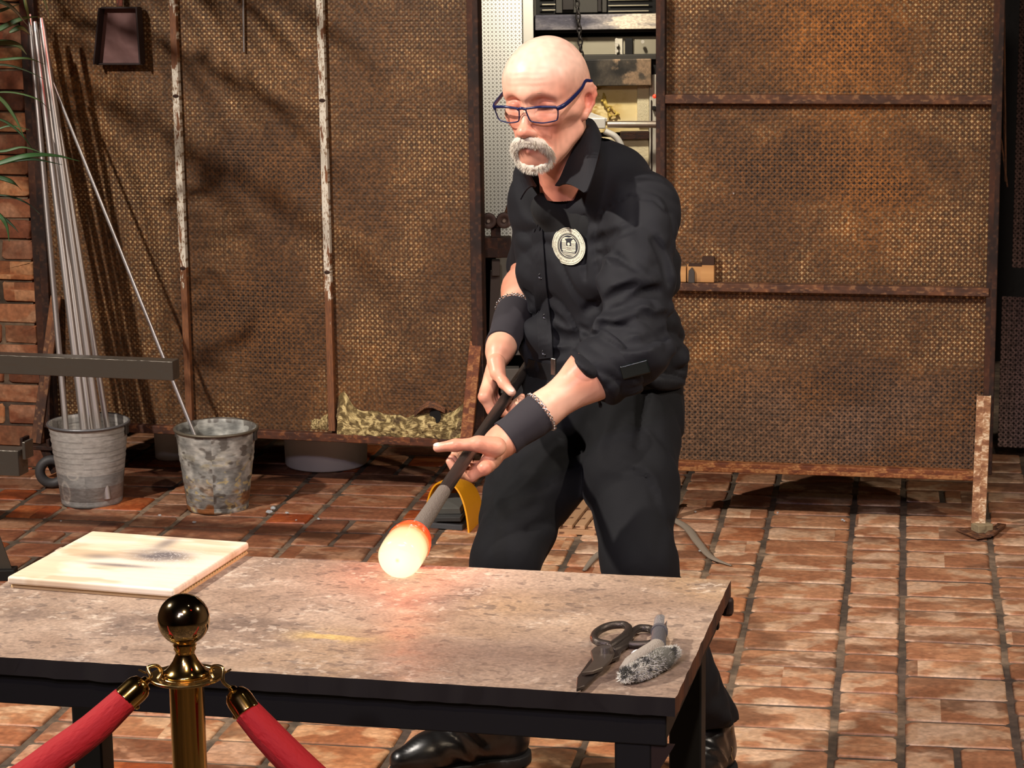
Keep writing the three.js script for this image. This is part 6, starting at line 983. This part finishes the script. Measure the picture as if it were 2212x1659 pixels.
// ---- boots
function boot(heel, dir, side, label) {
  const d = unit([dir[0], 0, dir[2]]), s = [d[2], 0, -d[0]], p = (f, l, y) => add([heel[0], 0, heel[2]], add(add(mul(d, f), mul(s, l)), [0, y, 0]));
  const f0 = uni([cap(p(0.035, 0, 0.055), p(0.06, 0, 0.20), 0.050, 0.052), cap(p(0.03, 0, 0.06), p(0.12, 0.0, 0.062), 0.044, 0.046), cap(p(0.12, 0, 0.055), p(0.20, 0.004, 0.046), 0.046, 0.042), cap(p(0.2, 0.004, 0.044), p(0.262, 0.004, 0.038), 0.040, 0.026), cap(p(0.06, 0, 0.14), p(0.15, 0, 0.07), 0.04, 0.035)], 0.03);
  const f = (x, y, z) => { const q = (x - heel[0]) * d[0] + (z - heel[2]) * d[2]; return smax(smax(f0(x, y, z) + 0.0035 * Math.sin(q * 110 - y * 130 + 3 * n3(x * 25, y * 25, z * 25)) * sst(0.06, 0.1, q) * sst(0.2, 0.15, q) + 0.002 * Math.sin(y * 150 + q * 60) * sst(0.09, 0.13, y), 0.022 - y, 0.004), y - 0.16, 0.004); };
  const lo = [Math.min(p(-0.06, 0, 0)[0], p(0.33, 0, 0)[0]) - 0.07, 0.0, Math.min(p(-0.06, 0, 0)[2], p(0.33, 0, 0)[2]) - 0.07], hi = [Math.max(p(-0.06, 0, 0)[0], p(0.33, 0, 0)[0]) + 0.07, 0.23, Math.max(p(-0.06, 0, 0)[2], p(0.33, 0, 0)[2]) + 0.07];
  const o = new THREE.Group(); o.name = 'boot'; worker.add(o);
  obj('upper', own(nets(f, lo, hi, 0.005)), phys(0x121112, 0.34, 0, { clearcoat: 0.25, clearcoatRoughness: 0.35, bumpMap: rustBump, bumpScale: 0.0006 }), o);
  obj('sole', own(nets((x, y, z) => smax(smax(f0(x, 0.05, z) - 0.003, y - 0.026, 0.003), 0.002 - y, 0.002), lo, hi, 0.005)), std(0x0c0b0b, 0.7), o);
  return [o, p];
}
boot([0.005, 0, -4.668], [-0.94, 0, 0.34], 1);
{
  const [o, p] = boot([0.414, 0, -4.60], [-0.34, 0, 0.94], -1), z0 = p(0.05, 0.045, 0.165), z1 = p(0.05, 0.044, 0.06);
  const zip = []; for (let i = 0; i < 22; i++) zip.push(box(0.004, 0.0026, 0.003, add(z0, add(mul(sub(z1, z0), i / 22), [0.003, 0, 0.006])), 0.0004));
  obj('zip', own(mergeGeometries(zip)), std(0x8a7648, 0.35, 0.9), o);
  obj('zip_pull', own(mergeGeometries([place(new THREE.TorusGeometry(0.006, 0.0014, 6, 14), add(z1, [0.002, 0.010, 0.012]), [0, 0.4, 0], [0.7, 1.3, 1]), rod(add(z1, [0.002, 0.004, 0.012]), add(z1, [0.006, -0.012, 0.014]), 0.0018, 0.0012, 6)])), std(0xb8a880, 0.3, 0.9), o);
}

// ---------------------------------------------------------------- the pipe with the glowing glass
{
  const o = thing('blowpipe', 'steel blowpipe with a glowing orange glass gather, held by the man', 'blowpipe', GOB), l = (p) => sub(p, GOB), P = (m) => mul(PR, -m);   // m metres up the pipe
  const ironT = std(0x6a6058, 0.5, 0.6, { bumpMap: rustBump, bumpScale: 0.0008 }), wornT = std(0x857a70, 0.55, 0.45, { bumpMap: rustBump, bumpScale: 0.001 });
  obj('pipe', [rod(P(0.30), P(1.32), 0.0120, 0.0105, 24)], std(0x3d3632, 0.45, 0.6, { bumpMap: rustBump, bumpScale: 0.0006 }), o);
  obj('pipe_head', [rod(P(0.045), P(0.10), 0.0145, 0.0150, 24), rod(P(0.10), P(0.302), 0.0150, 0.0124, 24)].concat(Array.from({ length: 9 }, (_, i) => place(new THREE.TorusGeometry(0.0152, 0.0009, 5, 24).applyQuaternion(new THREE.Quaternion().setFromUnitVectors(new THREE.Vector3(0, 0, 1), V(PR))), P(0.055 + i * 0.006)))), wornT, o).userData.label = 'pale worn pipe head';
  const q = new THREE.Quaternion().setFromUnitVectors(new THREE.Vector3(0, 1, 0), V(mul(PR, -1)));
  const glow = (c, k, extra) => phys(c, 0.15, 0, { emissive: c, emissiveIntensity: k, clearcoat: 1, clearcoatRoughness: 0.05, ...extra });
  const heat = tex(64, 128, (u, v) => { const h = v + 0.1 * (fbm(u * 3, v * 4, 2, 5) - 0.5); const t = Math.exp(-((v / 0.03) ** 2)); if (t > 0.02 && v < 0.08) return mix3([255, 240, 205], [255, 205, 120], t * 0.7); return h < 0.62 ? mix3([255, 240, 205], [255, 226, 170], h / 0.62) : mix3([255, 226, 170], [255, 120, 50], sst(0.62, 0.98, h)); });
  const core = obj('gather_glow', lathe([[0, -0.044], [0.012, -0.0445], [0.023, -0.044], [0.031, -0.0395], [0.0352, -0.030], [0.0365, -0.008], [0.0366, 0.012], [0.0364, 0.026], [0, 0.027]], 56), phys(0x2a1208, 0.15, 0, { emissive: 0xffffff, emissiveMap: heat, emissiveIntensity: 1.6, clearcoat: 1, clearcoatRoughness: 0.05 }), o); core.quaternion.copy(q);
  const col = obj('gather_collar', lathe([[0.0, 0.0262], [0.0364, 0.0262], [0.0366, 0.034], [0.0350, 0.039], [0.0358, 0.044], [0.0345, 0.050], [0.0322, 0.054], [0.0326, 0.059], [0.029, 0.066], [0.022, 0.071], [0.016, 0.073], [0, 0.073]], 56), glow(0xff5226, 0.8), o); col.quaternion.copy(q);
  const pl = new THREE.PointLight(0xff6a30, 0.12, 0, 2); pl.name = 'glow'; pl.position.set(...GOB); pl.castShadow = true; scene.add(pl);
}
renderer.render(scene, camera);
